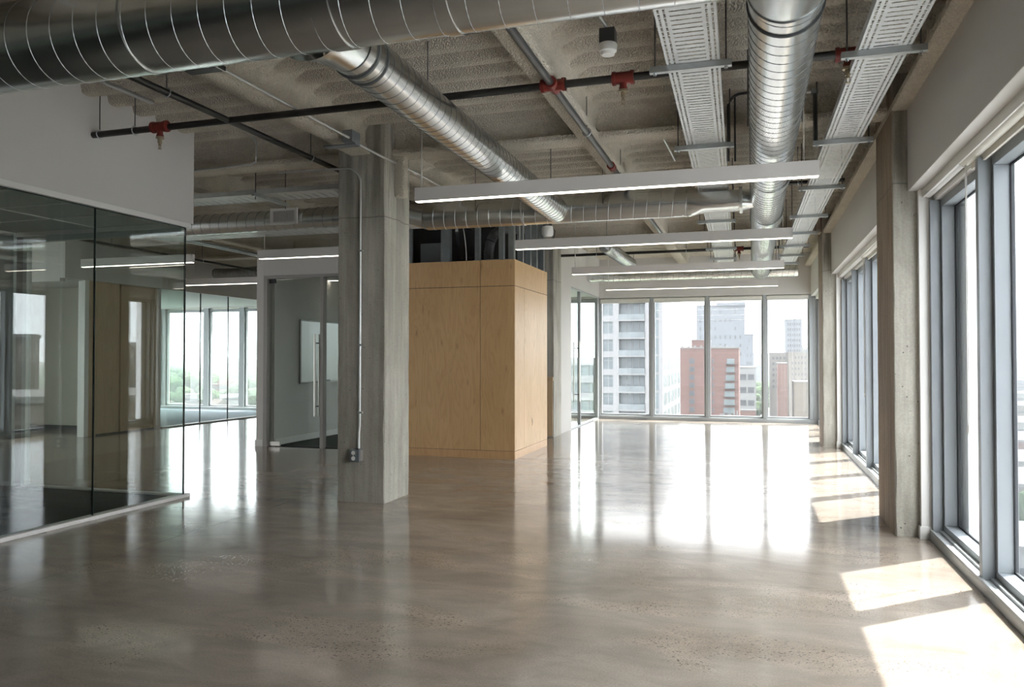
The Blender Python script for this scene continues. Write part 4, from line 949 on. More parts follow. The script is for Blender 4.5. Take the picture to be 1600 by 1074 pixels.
t = thing('conduit_run', (-3.9, 7.285, 0.42), 'vertical metal conduit with a duplex outlet box on the near concrete column', 'conduit')
arc = [(-3.912, 7.285, 0.56), (-3.912, 7.285, 0.72), (-3.902, 7.283, 0.80), (-3.902, 7.283, 3.28)]
for i in range(9):
    a = PI/2*i/8; arc.append((-3.902-0.16*(1-math.cos(a)), 7.283, 3.32+0.16*math.sin(a)))
arc += [(-4.25, 7.283, 3.485), (-4.9, 7.30, 3.50)]
build('conduit', MB().tube(arc, 0.0115, 10), M['emt'], t, 0, 60)
bx = build('outlet_box', MB().box(-3.995, -3.875, 7.225, 7.30, 0.425, 0.555), M['boxgrey'], t, 0.008)
for zz in (0.462, 0.518):
    s = build('socket', MB().cyl((-3.945, 7.226, zz), (-3.945, 7.221, zz), 0.021, n=18), M['plug'], bx, 0, 40)
build('cover_screw', MB().cyl((-3.945, 7.2255, 0.49), (-3.945, 7.2225, 0.49), 0.004, n=8), M['emt'], bx)
build('side_cover', MB().box(-3.875, -3.868, 7.235, 7.29, 0.435, 0.545), M['framegrey'], bx, 0.002)
for zz in (0.92, 1.62, 2.6): build('strap', MB().box(-3.92, -3.872, 7.268, 7.30, zz, zz+0.02), M['emt'], t, 0.002)

t = thing('conduit_run', (-3.68, 6.3, 3.56), 'metal conduit along the beam ending in a dark junction box by the near column', 'conduit')
build('conduit', MB().tube([(-3.67, 3.0, 3.595), (-3.675, 6.62, 3.595)], 0.0125, 10), M['emt'], t, 0, 60)
build('conduit', MB().tube([(-3.70, 6.80, 3.60), (-3.68, 7.0, 3.585), (-3.64, 7.3, 3.565), (-3.60, 7.62, 3.56), (-3.58, 8.0, 3.555), (-3.56, 10.6, 3.545)], 0.0125, 10), M['emt'], t, 0, 60)
build('junction_box', MB().box(-3.76, -3.65, 6.64, 6.80, 3.565, 3.68), M['boxgrey'], t, 0.004)
build('mounting_plate', MB().box(-4.0, -3.65, 6.70, 6.80, 3.552, 3.566), M['boxgrey'], t, 0.002)
build('coupling', MB().cyl((-3.585, 7.9, 3.556), (-3.58, 8.0, 3.555), 0.018, n=12), M['emt'], t, 0, 40)
build('beam_clamp', MB().box(-3.96, -3.66, 4.70, 4.79, 3.585, 3.62), M['boxdark'], t, 0.004)
t = thing('conduit_run', (-0.15, 7.43, 3.6), 'bent metal conduit dropping beside the left of the long round duct', 'conduit')
a_ = [(-0.215, 7.425, 3.30), (-0.215, 7.425, 3.80)] + [(-0.215+0.12*(1-math.cos(PI/2*i/6)), 7.425, 3.80+0.12*math.sin(PI/2*i/6)) for i in range(1, 7)] + [(0.30, 7.425, 3.93)]
build('conduit', MB().tube(a_, 0.0125, 10), M['pipegrey'], t, 0, 60); build('conduit', MB().tube([(-0.155, 7.43, 3.30), (-0.155, 7.43, 3.90)], 0.009, 8), M['pipegrey'], t, 0, 60)
t = thing('conduit_run', (0.5, 7.43, 3.0), 'vertical metal conduit right of the long round duct in front of the girder', 'conduit')
build('conduit', MB().tube([(0.53, 7.425, 3.40), (0.53, 7.425, 3.86)], 0.015, 10), M['pipegrey'], t, 0, 60)
build('conduit', MB().tube([(0.54, 7.425, 3.875), (0.30, 7.425, 3.875)], 0.013, 10), M['emt'], t, 0, 60)
build('elbow_box', MB().box(0.50, 0.56, 7.40, 7.45, 3.855, 3.895), M['boxgrey'], t, 0.003)
t = thing('conduit_run', (-0.95, 9.3, 3.7), 'short pale conduit slanting from the deck beyond the girder', 'conduit')
build('conduit', MB().tube([(-0.94, 8.2, 3.892), (-0.90, 9.6, 3.892)], 0.014, 10), M['emt'], t, 0, 60)
t = thing('conduit_run', (-5.3, 7.45, 3.6), 'short bent metal conduit on the girder left of the near column', 'conduit')
build('conduit', MB().tube([(-5.33, 7.40, 3.96), (-5.27, 7.40, 3.92), (-5.25, 7.40, 3.86), (-5.25, 7.40, 3.72), (-5.27, 7.41, 3.67), (-5.33, 7.42, 3.65), (-6.9, 7.44, 3.62)], 0.0115, 10), M['emt'], t, 0, 60)
# ------------------------------------------------------------------ the city outside
GZ = -45.0
X_ = {}
X_['condo'] = paint('pale_precast', (0.29*EXT,0.288*EXT,0.295*EXT), 0.8, 0.02, 0.2, 0.1)
X_['slab'] = paint('pale_slab', (0.26*EXT,0.26*EXT,0.265*EXT), 0.8, 0.02, 0.2, 0.1)
X_['glassb'] = paint('blue_grey_glazing', (0.125*EXT,0.148*EXT,0.158*EXT), 0.3, 0.25, 0.35, 0.5)
X_['glassd'] = paint('dark_window_glazing', (0.055*EXT,0.06*EXT,0.068*EXT), 0.3, 0.3, 0.5, 0.5)
X_['strip'] = paint('pale_green_glazing', (0.135*EXT,0.165*EXT,0.175*EXT), 0.3, 0.2, 0.3, 0.5)
X_['rail'] = paint('balcony_glass', (0.15*EXT,0.17*EXT,0.178*EXT), 0.25, 0.2, 0.5, 0.5)
X_['brick'] = make_brickface('red_brick', (0.155,0.09,0.08), (0.178,0.105,0.094), (0.22,0.135,0.12), 0.33)
X_['gray'] = make_brickface('grey_tower_stone', (0.185,0.195,0.22), (0.205,0.215,0.235), (0.24,0.245,0.26), 0.28)
X_['gray2'] = paint('grey_blue_tower', (0.185*EXT,0.195*EXT,0.22*EXT), 0.8, 0.04, 0.1, 0.1)
X_['white'] = paint('white_office', (0.25*EXT,0.25*EXT,0.25*EXT), 0.8, 0.03, 0.1, 0.1)
X_['tan'] = paint('tan_masonry', (0.215*EXT,0.195*EXT,0.18*EXT), 0.8, 0.04, 0.1, 0.1)
X_['beige'] = make_brickface('beige_masonry', (0.17,0.145,0.12), (0.185,0.16,0.135), (0.2,0.18,0.15), 0.28)
X_['roof'] = paint('pale_flat_roof', (0.22*EXT,0.215*EXT,0.21*EXT), 0.9, 0.08, 0.15, 0.05)
X_['roofd'] = paint('grey_flat_roof', (0.10*EXT,0.10*EXT,0.10*EXT), 0.9, 0.1, 0.15, 0.05)
X_['asph'] = paint('pale_asphalt', (0.15*EXT,0.148*EXT,0.145*EXT), 0.9, 0.06, 0.1, 0.05)
X_['hroof'] = paint('house_roof', (0.12*EXT,0.10*EXT,0.09*EXT), 0.9, 0.15, 0.05, 0.05)
X_['leaf'] = paint('tree_leaves', (0.055*EXT,0.085*EXT,0.038*EXT), 0.9, 0.25, 0.4, 0.1)
X_['trunk'] = paint('tree_bark', (0.06*EXT,0.045*EXT,0.035*EXT), 0.9, 0.1, 1, 0.1)
X_['hill'] = paint('far_hills', (0.10*EXT,0.125*EXT,0.14*EXT), 1.0, 0.08, 0.002, 0.0)
X_['car'] = paint('pale_car_paint', (0.3*EXT,0.3*EXT,0.31*EXT), 0.3, 0.02, 1, 0.5)

struct('ground', MB().box(-7000, 7000, 22, 7200, GZ-1, GZ), make_ground(), 'flat green and grey town far below the windows', 'ground')
struct('road', MB().box(1.5, 12.5, 60, 3000, GZ, GZ+0.06), X_['asph'], 'pale straight street running away below the right end of the far windows', 'road')
struct('road', MB().box(-90, 160, 560, 620, GZ, GZ+0.05), X_['asph'], 'pale open lot beside the street trees', 'parking lot')
# hills
hm = MB(); rh = random.Random(3); top = []
for i in range(140):
    x = -6800 + i*97.8; top.append((x, 6900, GZ + 52 + 22*math.sin(i*0.21) + 14*math.sin(i*0.53+1) + 6*rh.random()))
vs = []; fs = []
for (x, yy, z) in top: vs += [(x, 6300, GZ), (x, yy, z), (x, 7190, GZ)]
for i in range(len(top)-1):
    for j in range(2): fs.append((3*i+j, 3*i+j+1, 3*i+j+4, 3*i+j+3))
hm.add(vs, fs); struct('hills', hm, X_['hill'], 'low blue green hills on the horizon', 'hills', smooth=60)

# --- balcony tower
cx0, cx1, cy0, cy1 = -27.0, -15.45, 140.0, 175.0
bt = thing('apartment_tower', (-21, 157, GZ), 'white apartment tower with stacked balconies behind the leftmost far window', 'building')
zs = [1.84 + 3.22*k for k in range(-8, 8)]
ztop = zs[-1] + 3.4
wl = MB()
wl.box(cx0, -26.05, cy0, cy0+1.5, GZ, ztop).box(-24.27, -23.2, cy0, cy0+1.5, GZ, ztop).box(-18.5, -16.97, cy0, cy0+1.5, GZ, ztop).box(-16.12, cx1, cy0, cy0+1.5, GZ, ztop)
wl.box(cx0, cx1, cy0+1.5, cy1, GZ, ztop)
build('wall', wl, X_['condo'], bt)
sl = MB()
for z in [GZ+1] + zs: sl.box(-26.05, -24.27, cy0+0.05, cy0+1.5, z-0.3, z+0.8).box(-16.97, -16.12, cy0+0.08, cy0+1.5, z-0.12, z+0.25)
build('spandrel', sl, X_['condo'], bt)
for i, z in enumerate(zs):
    build('balcony', MB().box(-23.2, -18.5, cy0-0.25, cy0+1.5, z-0.26, z), X_['slab'], bt)
    b = bt.children[-1]
    build('balcony_rail', MB().box(-23.15, -18.55, cy0-0.22, cy0-0.18, z, z+1.0), X_['rail'], b)
    build('balcony_door', MB().box(-23.2, -18.5, cy0+1.2, cy0+1.45, z+0.0, z+2.9), X_['glassb'], b)
    f = MB()
    for q in (-22.0, -20.85, -19.7): f.box(q-0.06, q+0.06, cy0+1.12, cy0+1.2, z, z+2.85)
    build('door_frame', f, X_['condo'], b)
    w_ = build('window', MB().box(-26.05, -24.27, cy0+0.25, cy0+0.5, z+0.8, z+2.96), X_['glassb'], bt)
    build('muntin', MB().box(-25.20, -25.12, cy0+0.2, cy0+0.25, z+0.8, z+2.96).box(-26.05, -24.27, cy0+0.2, cy0+0.25, z+2.3, z+2.38), X_['condo'], w_)
    build('window', MB().box(-16.97, -16.12, cy0+0.15, cy0+0.5, z+0.25, z+3.1), X_['strip'], bt)
for i, z in enumerate(zs[4:13]):
    for k in range(5):
        y0 = cy0 + 2.2 + k*6.6
        o = build('window', MB().box(cx1-0.3, cx1+0.02, y0, y0+2.0, z+0.7, z+2.9).box(cx1-0.3, cx1+0.02, y0+2.5, y0+4.6, z+0.7, z+2.9), X_['glassb'], bt)

pod = thing('podium_building', (-40, 150, GZ), 'low banded white office block seen through the meeting room glass', 'building')
build('wall', MB().box(-58, -28.2, 141.2, 170, GZ, 1.4), X_['strip'], pod)
for k in range(9):
    z = 1.45 - 3.2*k; build('floor_band', MB().box(-58, -28.0, 140.7, 170.2, z-1.35, z), X_['condo'], pod)
mm = MB()
for k in range(20): mm.box(-57.5+k*1.5, -57.38+k*1.5, 141.0, 141.2, -28, 1.0)
build('window_mullions', mm, X_['slab'], pod)

def blk(name, x0, x1, y0, y1, zt, mat, lab, cols=0, rows=0, fh=3.2, wmat='glassd', ww=0.55, wh=0.5, parapet=True, roof='roof', zb=GZ, x_in=1.0, skip=0.0):
    t = thing(name, ((x0+x1)/2, (y0+y1)/2, zb), lab, 'building')
    build('wall', MB().box(x0, x1, y0, y1, zb, zt), mat, t)
    build('roof', MB().box(x0-0.2, x1+0.2, y0-0.2, y1+0.2, zt, zt+0.5), X_[roof], t)
    rr = random.Random(int(x0*7+zt*3)); n = 0
    if cols:
        pw = (x1-x0-2*x_in)/cols
        for r in range(rows):
            z = zt - 1.2 - fh*(r+1)
            for c in range(cols):
                if rr.random() < skip or n >= 95: continue
                xa = x0 + x_in + pw*(c+0.5-ww/2); n += 1
                build('window', MB().box(xa, xa+pw*ww, y0-0.12, y0+0.1, z+fh*(0.5-wh/2), z+fh*(0.5+wh/2)), X_[wmat], t)
    return t
b = blk('brick_building', -34.0, -5.4, 300, 330, 4.9, X_['brick'], 'red brick block with pale window bays behind the middle far windows', 0, 0)
build('roof_block', MB().box(-22.4, -16.2, 301, 318, 5.4, 8.0), X_['brick'], b); build('roof_cap', MB().box(-22.6, -16.0, 300.8, 318.2, 8.0, 8.3), X_['slab'], b)
for k in range(12): build('parapet_light', MB().box(-33+k*2.3, -32.2+k*2.3, 299.8, 300.2, 5.4, 6.0), X_['slab'], b)
for k in range(7):
    z = 0.2 - 3.02*k
    for (xa, xb_) in ((-23.2, -21.3), (-14.9, -14.3), (-9.6 - 0.35*k*0.6, -6.9)):
        o = build('window', MB().box(xa, xb_, 299.85, 300.2, z-1.0, z+0.9), X_['glassd'] if xb_ < -10 else X_['strip'], b)
        if xb_ > -8: build('balcony', MB().box(xa-0.3, xb_+0.3, 299.0, 300.0, z-1.3, z-1.0), X_['roofd'], o)
blk('grey_tower', -34.2, -5.4, 500, 530, 33.5, X_['gray2'], 'tall grey blue tower rising behind the red brick block', 9, 9, 5.2, 'glassd', 0.34, 0.42, skip=0.35)
build('stepped_block', MB().box(-22.0, -5.0, 499, 520, 33.5, 35.4), X_['gray2'], bpy.data.objects['grey_tower'])
blk('grey_tower', -5.35, -0.3, 500, 520, 15.4, X_['gray2'], 'narrow lower grey block attached right of the tall grey blue tower', 3, 8, 4.6, 'glassd', 0.4, 0.4, skip=0.3)
b = blk('white_office', -7.1, 0.9, 380, 410, -3.4, X_['white'], 'white office block with dark window bands right of the red brick block', 2, 4, 6.0, 'glassd', 0.8, 0.45, x_in=0.5)
blk('brick_building', -6.8, 0.7, 376, 380, -23.0, X_['brick'], 'low brick front at the foot of the white office block', 3, 3, 4.5, 'glassd', 0.6, 0.5)
blk('tan_building', 9.6, 20.3, 520, 545, 4.2, X_['tan'], 'tan mid rise left of the tall slim tower at the right far window', 4, 6, 3.6, 'glassd', 0.6, 0.45)
blk('brick_building', 11.5, 16.2, 420, 440, -1.6, X_['brick'], 'slim pink brick block in front of the tan mid rise', 0, 0)
blk('slim_tower', 20.5, 31.0, 560, 590, 27.0, X_['gray'], 'tall slim tower with a window grid behind the right far window', 6, 13, 3.6, 'glassd', 0.6, 0.5)
blk('pale_tower', 20.2, 33.0, 500, 540, 4.5, X_['tan'], 'wide pale building at the foot of the tall slim tower', 6, 12, 3.4, 'glassd', 0.4, 0.42, skip=0.25)
blk('brick_building', 19.2, 27.0, 420, 440, -11.0, X_['beige'], 'plain pinkish beige block low at the right far window', 0, 0)
blk('distant_building', 36.0, 70.0, 900, 930, 12.0, X_['tan'], 'distant tan building hidden past the window corner', 5, 6, 4, 'glassd', 0.6, 0.5)
for k, (xx, yy, zt) in enumerate(((-1.5, 1100, 6.0), (16, 1250, 2.0), (25, 1500, 8.0), (-12, 900, -8.0))):
    blk('distant_building', xx, xx+14+3*k, yy, yy+30, zt, X_['gray'], ['distant grey block closing the street', 'distant low grey block right of the street', 'distant grey block far along the street', 'distant grey block behind the white office'][k], 0, 0)
# rooftop sign of white letters below the brick block
cu = bpy.data.curves.new('rooftop_sign', 'FONT'); cu.body = 'nell'; cu.size = 4.6; cu.extrude = 0.15; cu.align_x = 'CENTER'

so = bpy.data.objects.new('rooftop_sign', cu); COL.objects.link(so)
so.location = (-8.4, 283, -20.2); so.rotation_euler = (PI/2, 0, 0)
bpy.context.view_layer.update()
me_ = bpy.data.meshes.new_from_object(so.evaluated_get(bpy.context.evaluated_depsgraph_get()))
bpy.data.objects.remove(so); so = bpy.data.objects.new('rooftop_sign', me_); COL.objects.link(so); me_.materials.clear(); me_.materials.append(X_['white'])
so.location = (-8.4, 283, -20.2); so.rotation_euler = (PI/2, 0, 0); props(so, 'white rooftop sign letters in front of the red brick block', 'sign')
blk('shop_block', -22, -4.5, 282, 292, -20.4, X_['beige'], 'low beige block carrying the white sign letters', 0, 0)

# --- buildings out of the right windows
def oblk(name, c, d, hx, hy, zt, mat, lab, rows=0, cols=0, roof='roof', side=-1):
    t = thing(name, (c[0], c[1], GZ), lab, 'building')
    build('wall', MB().obox(c, d, None, hx, hy, GZ, zt), mat, t)
    build('roof', MB().obox(c, d, None, hx+0.4, hy+0.4, zt, zt+0.9), X_[roof], t)
    ax = Vector((d[0], d[1], 0)).normalized(); ay = Vector((-ax.y, ax.x, 0))
    for r in range(rows):
        z = zt - 2.2 - 3.4*(r+0.5)
        cc = Vector((c[0], c[1], 0)) + ay*(hy*side)
        build('window_band', MB().obox((cc.x, cc.y), d, None, hx*0.96, 0.15, z-0.8, z+0.8), X_['glassd'], t)
    return t
# broad faces look back toward the left end of the building
dperp = (1.0, -0.98)
oblk('beige_building', (83, 97), dperp, 42, 14, -4.6, X_['beige'], 'broad beige low block across the street, mirrored in the front glass', 0, 0)
oblk('beige_building', (150, 172), dperp, 16, 10, 4.6, X_['beige'], 'beige mid rise with window bands, mirrored in the right part of the front glass', 4, 0)
oblk('beige_building', (186, 166), dperp, 7, 7, 7.0, X_['beige'], 'beige stair tower of a mid rise, mirrored in the left part of the front glass', 0, 0)
oblk('beige_building', (192, 161), dperp, 11, 7, 3.5, X_['beige'], 'lower beige wing beside the mirrored stair tower', 0, 0)
rr = random.Random(11)
roofs = [((52, 178), (1,0.1), 14, 12, -34, 'condo'), ((70, 235), (1,0.05), 22, 16, -30, 'tan'), ((88, 310), (1,0), 20, 18, -33, 'white'), ((118, 400), (1,0), 30, 22, -34, 'brick'), ((150, 520), (1,0), 40, 25, -35, 'white'), ((200, 640), (1,0), 50, 25, -32, 'tan'), ((250, 820), (1,0), 60, 30, -31, 'white'), ((330, 1050), (1,0), 80, 30, -25, 'gray2'), ((420, 1300), (1,0), 30, 30, -6, 'tan')]
rl = ['nearest flat white roofed block below the nearest window bay', 'second flat roofed block below the nearest window bay', 'white flat roofed block third out from the nearest window bay', 'brick flat roofed block fourth out from the nearest window bay', 'long white roofed block fifth out from the nearest window bay', 'long tan block sixth out from the nearest window bay', 'wide white block seventh out from the nearest window bay', 'wide grey block eighth out from the nearest window bay', 'small distant tan tower on the horizon at the nearest window bay']
for (c, d, hx, hy, zt, mt), lab in zip(roofs, rl):
    oblk('flat_roofed_building', c, d, hx, hy, zt, X_[mt], lab, 2, 0)
struct('road', MB().box(40, 60, 30, 1500, GZ, GZ+0.05), X_['asph'], 'pale street below the right windows', 'road')
struct('road', MB().box(62, 200, 330, 380, GZ, GZ+0.05), X_['asph'], 'pale parking lot beyond the right windows', 'parking lot')

# --- left town
PLACED = []
def free(c, r):
    for (x, y, q) in PLACED:
        if (c[0]-x)**2 + (c[1]-y)**2 < (r+q)**2: return False
    PLACED.append((c[0], c[1], r)); return True
def polar(u, t):
    r = (u-800)/1222.0; c_, s_ = math.cos(0.29994), math.sin(0.29994)
    return (t*(r*c_-s_), t*(r*s_+c_))
def house(c, d, hx, hy, h, mat, lab, group=None, gable=True):
    t = thing('house', (c[0], c[1], GZ), lab, 'house', group)
    build('wall', MB().obox(c, d, None, hx, hy, GZ, GZ+h), X_[mat], t)
    ax = Vector((d[0], d[1], 0)).normalized(); ay = Vector((-ax.y, ax.x, 0)); cc = Vector((c[0], c[1], 0)); k = 1.08
    q = [cc - ax*hx*k - ay*hy*k, cc + ax*hx*k - ay*hy*k, cc + ax*hx*k + ay*hy*k, cc - ax*hx*k + ay*hy*k, cc - ax*hx*k, cc + ax*hx*k]
    vs = [(p.x, p.y, GZ+h) for p in q[:4]] + [(p.x, p.y, GZ+h+hy*0.9) for p in q[4:]]
    build('roof', MB().add(vs, [(0,1,5,4),(2,3,4,5),(1,2,5),(3,0,4),(0,3,2,1)]), X_['hroof' if mat != 'white' else 'roof'], t)
    return t
for (u_, tt_, rr_) in ((362, 905, 36), (350, 905, 30), (375, 905, 30), (347, 1450, 62), (345, 760, 20), (300, 760, 14)): PLACED.append((*polar(u_, tt_), rr_))
for i_ in range(7): PLACED.append((*polar(262 + i_*21, 760 + 18*math.sin(i_*2.1)), 10))
for i_ in range(3): PLACED.append((*polar(300 + 25*i_, 1000 + 130*i_), 12))
PLACED += [(*polar(290, 820), 7.5), (*polar(330, 1010), 9), (24.5, 640, 9), (66, 215, 7)]
PLACED += [(c_[0], c_[1], max(a_, b_)*1.3) for (c_, d_, a_, b_, z_, m_) in roofs]
hg = 'small houses among the trees of the low town'
protos = []
for i, (m_, hx, hy, h) in enumerate((('white', 9, 5, 5), ('tan', 8, 5, 5.5), ('brick', 11, 6, 6))):
    c = polar(300 + 25*i, 1000 + 130*i)
    protos.append(house(c, (1, 0.2*i), hx, hy, h, m_, 'small gabled house among the trees of the low town', hg))
rt = random.Random(21)
for i in range(90):
    u = rt.uniform(225, 425); t_ = 640*math.exp(rt.random()*1.1); c = polar(u, t_)
    if not free(c, 12): continue
    dup(protos[i % 3], (c[0], c[1], GZ), None, rt.uniform(0, 3.1), None)
for i in range(30):
    t_ = 500*math.exp(rt.random()*1.2); c = (t_*rt.uniform(0.20, 0.48), t_)
    if not free(c, 12): continue
    dup(protos[i % 3], (c[0], c[1], GZ), None, rt.uniform(0, 3.1), None)
b = oblk('brick_building', polar(362, 905), (0.95, 0.30), 31, 14, GZ+15, X_['brick'], 'long red brick hall with a dark window strip behind the far left windows', 0, 0, 'hroof')
cc = Vector((*polar(362, 905), 0)); ax = Vector((0.95, 0.30, 0)).normalized(); ay = Vector((-ax.y, ax.x, 0)); q = cc - ay*14
build('window_band', MB().obox((q.x, q.y), (0.95, 0.30), None, 22, 0.3, GZ+10.5, GZ+13.5), X_['glassd'], b)
build('roof_storey', MB().obox((cc.x+6, cc.y+6), (0.95, 0.30), None, 22, 9, GZ+15, GZ+20), X_['brick'], b)
for i in range(7):
    u = 262 + i*21; t_ = 760 + 18*math.sin(i*2.1)
    oblk('shop_building', polar(u, t_), (0.95, 0.30), 7.5, 6, GZ+6+2.5*((i*7) % 3), X_['white' if i % 3 else 'tan'], ['first', 'second', 'third', 'fourth', 'fifth', 'sixth', 'seventh'][i] + ' low pale shop from the left in the row behind the far left windows', 1, 0)
c = polar(347, 1450)
tt = thing('white_pavilion', (c[0], c[1], GZ), 'white peaked pavilion standing out in the low town', 'pavilion')
build('wall', MB().obox(c, (1, 0.3), None, 42, 25, GZ, GZ+9), X_['white'], tt)
build('roof', MB().lathe([(46, 9), (30, 14), (16, 28), (5, 44), (0.6, 52)], (c[0], c[1], GZ), 12), X_['slab'], tt)

# --- trees
def crown_mesh(seed, r, sz):
    bm = bmesh.new(); bmesh.ops.create_icosphere(bm, subdivisions=3, radius=r)
    rr_ = random.Random(seed); lob = [(Vector((rr_.uniform(-1,1), rr_.uniform(-1,1), rr_.uniform(-0.6,1))).normalized(), rr_.uniform(0.1, 0.34)) for _ in range(16)]
    for v_ in bm.verts:
        n = v_.co.normalized(); k = 0.82
        for d_, a_ in lob: k += a_*max(0, n.dot(d_))**8
        k += 0.10*(rr_.random()-0.5)
        v_.co = Vector((n.x*r*k, n.y*r*k, n.z*r*k*sz))
    mb = MB(); bm.verts.ensure_lookup_table()
    mb.v = [tuple(v_.co) for v_ in bm.verts]; mb.f = [tuple(v_.index for v_ in f_.verts) for f_ in bm.faces]; mb.m = [0]*len(mb.f); bm.free(); return mb
def tree(x, y, r, seed, lab, group):
    t = thing('tree', (x, y, GZ), lab, 'tree', group)
    mb = crown_mesh(seed, r, 0.95); mb.v = [(p[0]+x, p[1]+y, p[2]+GZ+r*1.45) for p in mb.v]
    build('crown', mb, X_['leaf'], t)
    build('trunk', MB().cyl((x, y, GZ), (x, y, GZ+r*0.9), r*0.09, r*0.06, n=7), X_['trunk'], t)
    return t
tg = 'round trees among the houses of the low town'
c = polar(290, 820); T1 = tree(c[0], c[1], 6.5, 1, 'round leafy tree among the houses behind the far left windows', tg)
c = polar(330, 1010); T2 = tree(c[0], c[1], 8.0, 2, 'round leafy tree among the houses behind the far left windows', tg)
for i in range(420):
    u = rt.uniform(225, 425); t_ = 650*math.exp(rt.random()**0.8*1.08); c = polar(u, t_); s = rt.uniform(0.7, 1.5)
    if not free(c, 8.2*s): continue
    dup((T1, T2)[i % 2], (c[0], c[1], GZ), None, rt.uniform(0, 6.2), (s, s, s*rt.uniform(0.8, 1.1)))
sg = 'street trees below the right far window'
S1 = tree(24.5, 640, 9, 3, 'leafy street tree beside the pale street at the right far window', sg)
for i in range(42):
    yy = 560*math.exp(rt.random()*1.1); xx = rt.choice((14.5, 17, 20, 23, 26, 30, -1.0)) + rt.uniform(-2.5, 2.5) + (yy-560)*0.012
    s = rt.uniform(0.6, 1.05)
    if not free((xx, yy), 9.5*s) or (8 < xx < 35 and yy < 600): continue
    dup(S1, (xx, yy, GZ), None, rt.uniform(0, 6.2), (s, s, s))
rg_ = 'trees beyond the nearest window bay'
R1 = tree(66, 215, 6, 4, 'leafy tree between the flat roofs beyond the nearest window bay', rg_)
for i in range(60):
    t_ = 230*math.exp(rt.random()*1.8); s = rt.uniform(0.7, 1.3); c = (t_*rt.uniform(0.2, 0.5), t_)
    if not free(c, 6.5*s): continue
    dup(R1, (c[0], c[1], GZ), None, rt.uniform(0, 6.2), (s, s, s))
# the distant tree cover nobody could count
tc = MB(); base = crown_mesh(9, 1.0, 0.8); step = base
bm = bmesh.new(); bmesh.ops.create_icosphere(bm, subdivisions=1, radius=1.0); bv = [tuple(v_.co) for v_ in bm.verts]; bf = [tuple(v_.index for v_ in f_.verts) for f_ in bm.faces]; bm.free()
for i in range(2600):
    if i < 1700: u = rt.uniform(150, 480); t_ = 2080*math.exp(rt.random()*1.05); c = polar(u, t_)
    else: t_ = 1500*math.exp(rt.random()*1.3); c = (t_*rt.uniform(0.02, 0.6), t_)
    r = rt.uniform(9, 22); tc.add([(c[0]+p[0]*r*1.6, c[1]+p[1]*r, GZ+r*0.35+p[2]*r*0.55) for p in bv], bf)
build('distant_foliage', tc, X_['leaf'], None, 0, None, None, 'distant tree cover spreading to the horizon', 'foliage', None, 'stuff')
# a few cars on the street
def car(x, y, lab, rz=0):
    t = thing('car', (x, y, GZ+0.06), lab, 'car', 'cars on the pale street')
    build('body', MB().box(x-0.9, x+0.9, y-2.2, y+2.2, GZ+0.36, GZ+0.96), X_['car'], t, 0.15)
    build('cabin', MB().loft([[(x-0.85, y-1.3, GZ+0.96), (x+0.85, y-1.3, GZ+0.96), (x+0.85, y+1.5, GZ+0.96), (x-0.85, y+1.5, GZ+0.96)], [(x-0.65, y-0.8, GZ+1.5), (x+0.65, y-0.8, GZ+1.5), (x+0.65, y+1.0, GZ+1.5), (x-0.65, y+1.0, GZ+1.5)]]), X_['glassd'], t)
    for dx in (-0.85, 0.85):
        for dy in (-1.4, 1.4): build('wheel', MB().cyl((x+dx-0.1, y+dy, GZ+0.38), (x+dx+0.1, y+dy, GZ+0.38), 0.32, n=12), M['gasket'], t)
    return t
K = car(4.5, 640, 'pale car on the street below the right far window')
for (xx, yy) in ((9.0, 665), (4.6, 700), (9.2, 735), (4.4, 790), (9.1, 860)): dup(K, (xx, yy, GZ+0.06))

# --- haze in the air over the city
if HAZE > 0:
    hm_, nt, out = newmat('summer_haze'); vs_ = N(nt, 'ShaderNodeVolumeScatter'); vs_.inputs['Color'].default_value = (0.97, 0.985, 1.0, 1); vs_.inputs['Density'].default_value = HAZE; vs_.inputs['Anisotropy'].default_value = 0.0
    L(nt, vs_.outputs[0], out.inputs['Volume'])
    build('haze', MB().box(-6990, 6990, 32, 7100, GZ+0.3, 75), hm_, None, 0, None, None, 'pale summer haze hanging over the city outside', 'haze', None, 'stuff')
    build('haze', MB().box(32, 6990, -300, 31.9, GZ+0.3, 75), hm_, None, 0, None, None, 'pale haze over the city to the right', 'haze', None, 'stuff')
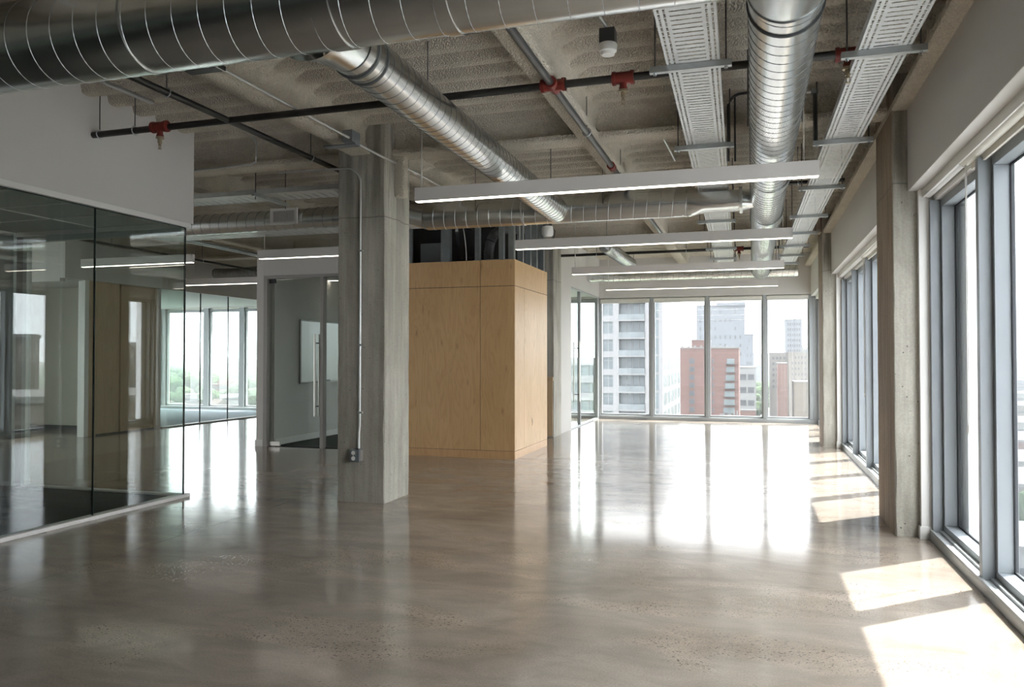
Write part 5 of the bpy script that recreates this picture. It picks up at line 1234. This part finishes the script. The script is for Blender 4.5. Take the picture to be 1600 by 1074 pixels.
# ------------------------------------------------------------------ sky, sun, camera
wd = bpy.data.worlds.new('hazy_bright_sky'); scene.world = wd; wd.use_nodes = True
nt = wd.node_tree; nt.nodes.clear()
out = nt.nodes.new('ShaderNodeOutputWorld'); bg = nt.nodes.new('ShaderNodeBackground')
tc_ = nt.nodes.new('ShaderNodeTexCoord'); mp = nt.nodes.new('ShaderNodeMapping'); mp.inputs['Scale'].default_value = (1, 1, 2.5)
L(nt, tc_.outputs['Generated'], mp.inputs['Vector'])
f = noise(nt, mp.outputs['Vector'], 1.8, 4, 0.55)
c = ramp(nt, f, [(0.35, (0.86, 0.92, 1.0)), (0.65, (1.0, 1.0, 1.0))])
sep = nt.nodes.new('ShaderNodeSeparateXYZ'); L(nt, tc_.outputs['Generated'], sep.inputs[0])
st_ = math_(nt, 'ADD', math_(nt, 'MULTIPLY', math_(nt, 'MAXIMUM', sep.outputs[2], 0.0), 0.95*SKY), 0.55*SKY)
L(nt, st_, bg.inputs['Strength'])
L(nt, c, bg.inputs['Color'])
L(nt, bg.outputs[0], out.inputs['Surface'])

sd = bpy.data.lights.new('sun', 'SUN'); sd.energy = SUN; sd.angle = math.radians(0.7); sd.color = (1.0, 0.985, 0.96)
so = bpy.data.objects.new('sun', sd); COL.objects.link(so)
el = math.radians(61.6); hx, hy = 0.743, 0.669
dirv = Vector((hx*math.cos(el), hy*math.cos(el), math.sin(el)))
so.rotation_euler = dirv.to_track_quat('Z', 'Y').to_euler(); so.location = (20, 30, 60)

cam = bpy.data.cameras.new('camera'); co = bpy.data.objects.new('camera', cam); COL.objects.link(co)
cam.sensor_width = 36; cam.sensor_fit = 'HORIZONTAL'; cam.lens = 1222.0/1600*36; cam.clip_start = 0.05; cam.clip_end = 20000
co.location = (0, 0, 1.5); co.rotation_euler = (math.radians(90+1.03), 0, math.radians(17.1857))
scene.camera = co
scene.view_settings.view_transform = 'Standard'; scene.view_settings.look = 'None'
scene.view_settings.exposure = EXPO; scene.view_settings.gamma = 1.0; scene.view_settings.use_curve_mapping = False
cy = scene.cycles
cy.transparent_max_bounces = 32; cy.max_bounces = 14; cy.diffuse_bounces = 8; cy.glossy_bounces = 6
cy.use_denoising = True; cy.sample_clamp_indirect = 20.0; cy.volume_bounces = 1
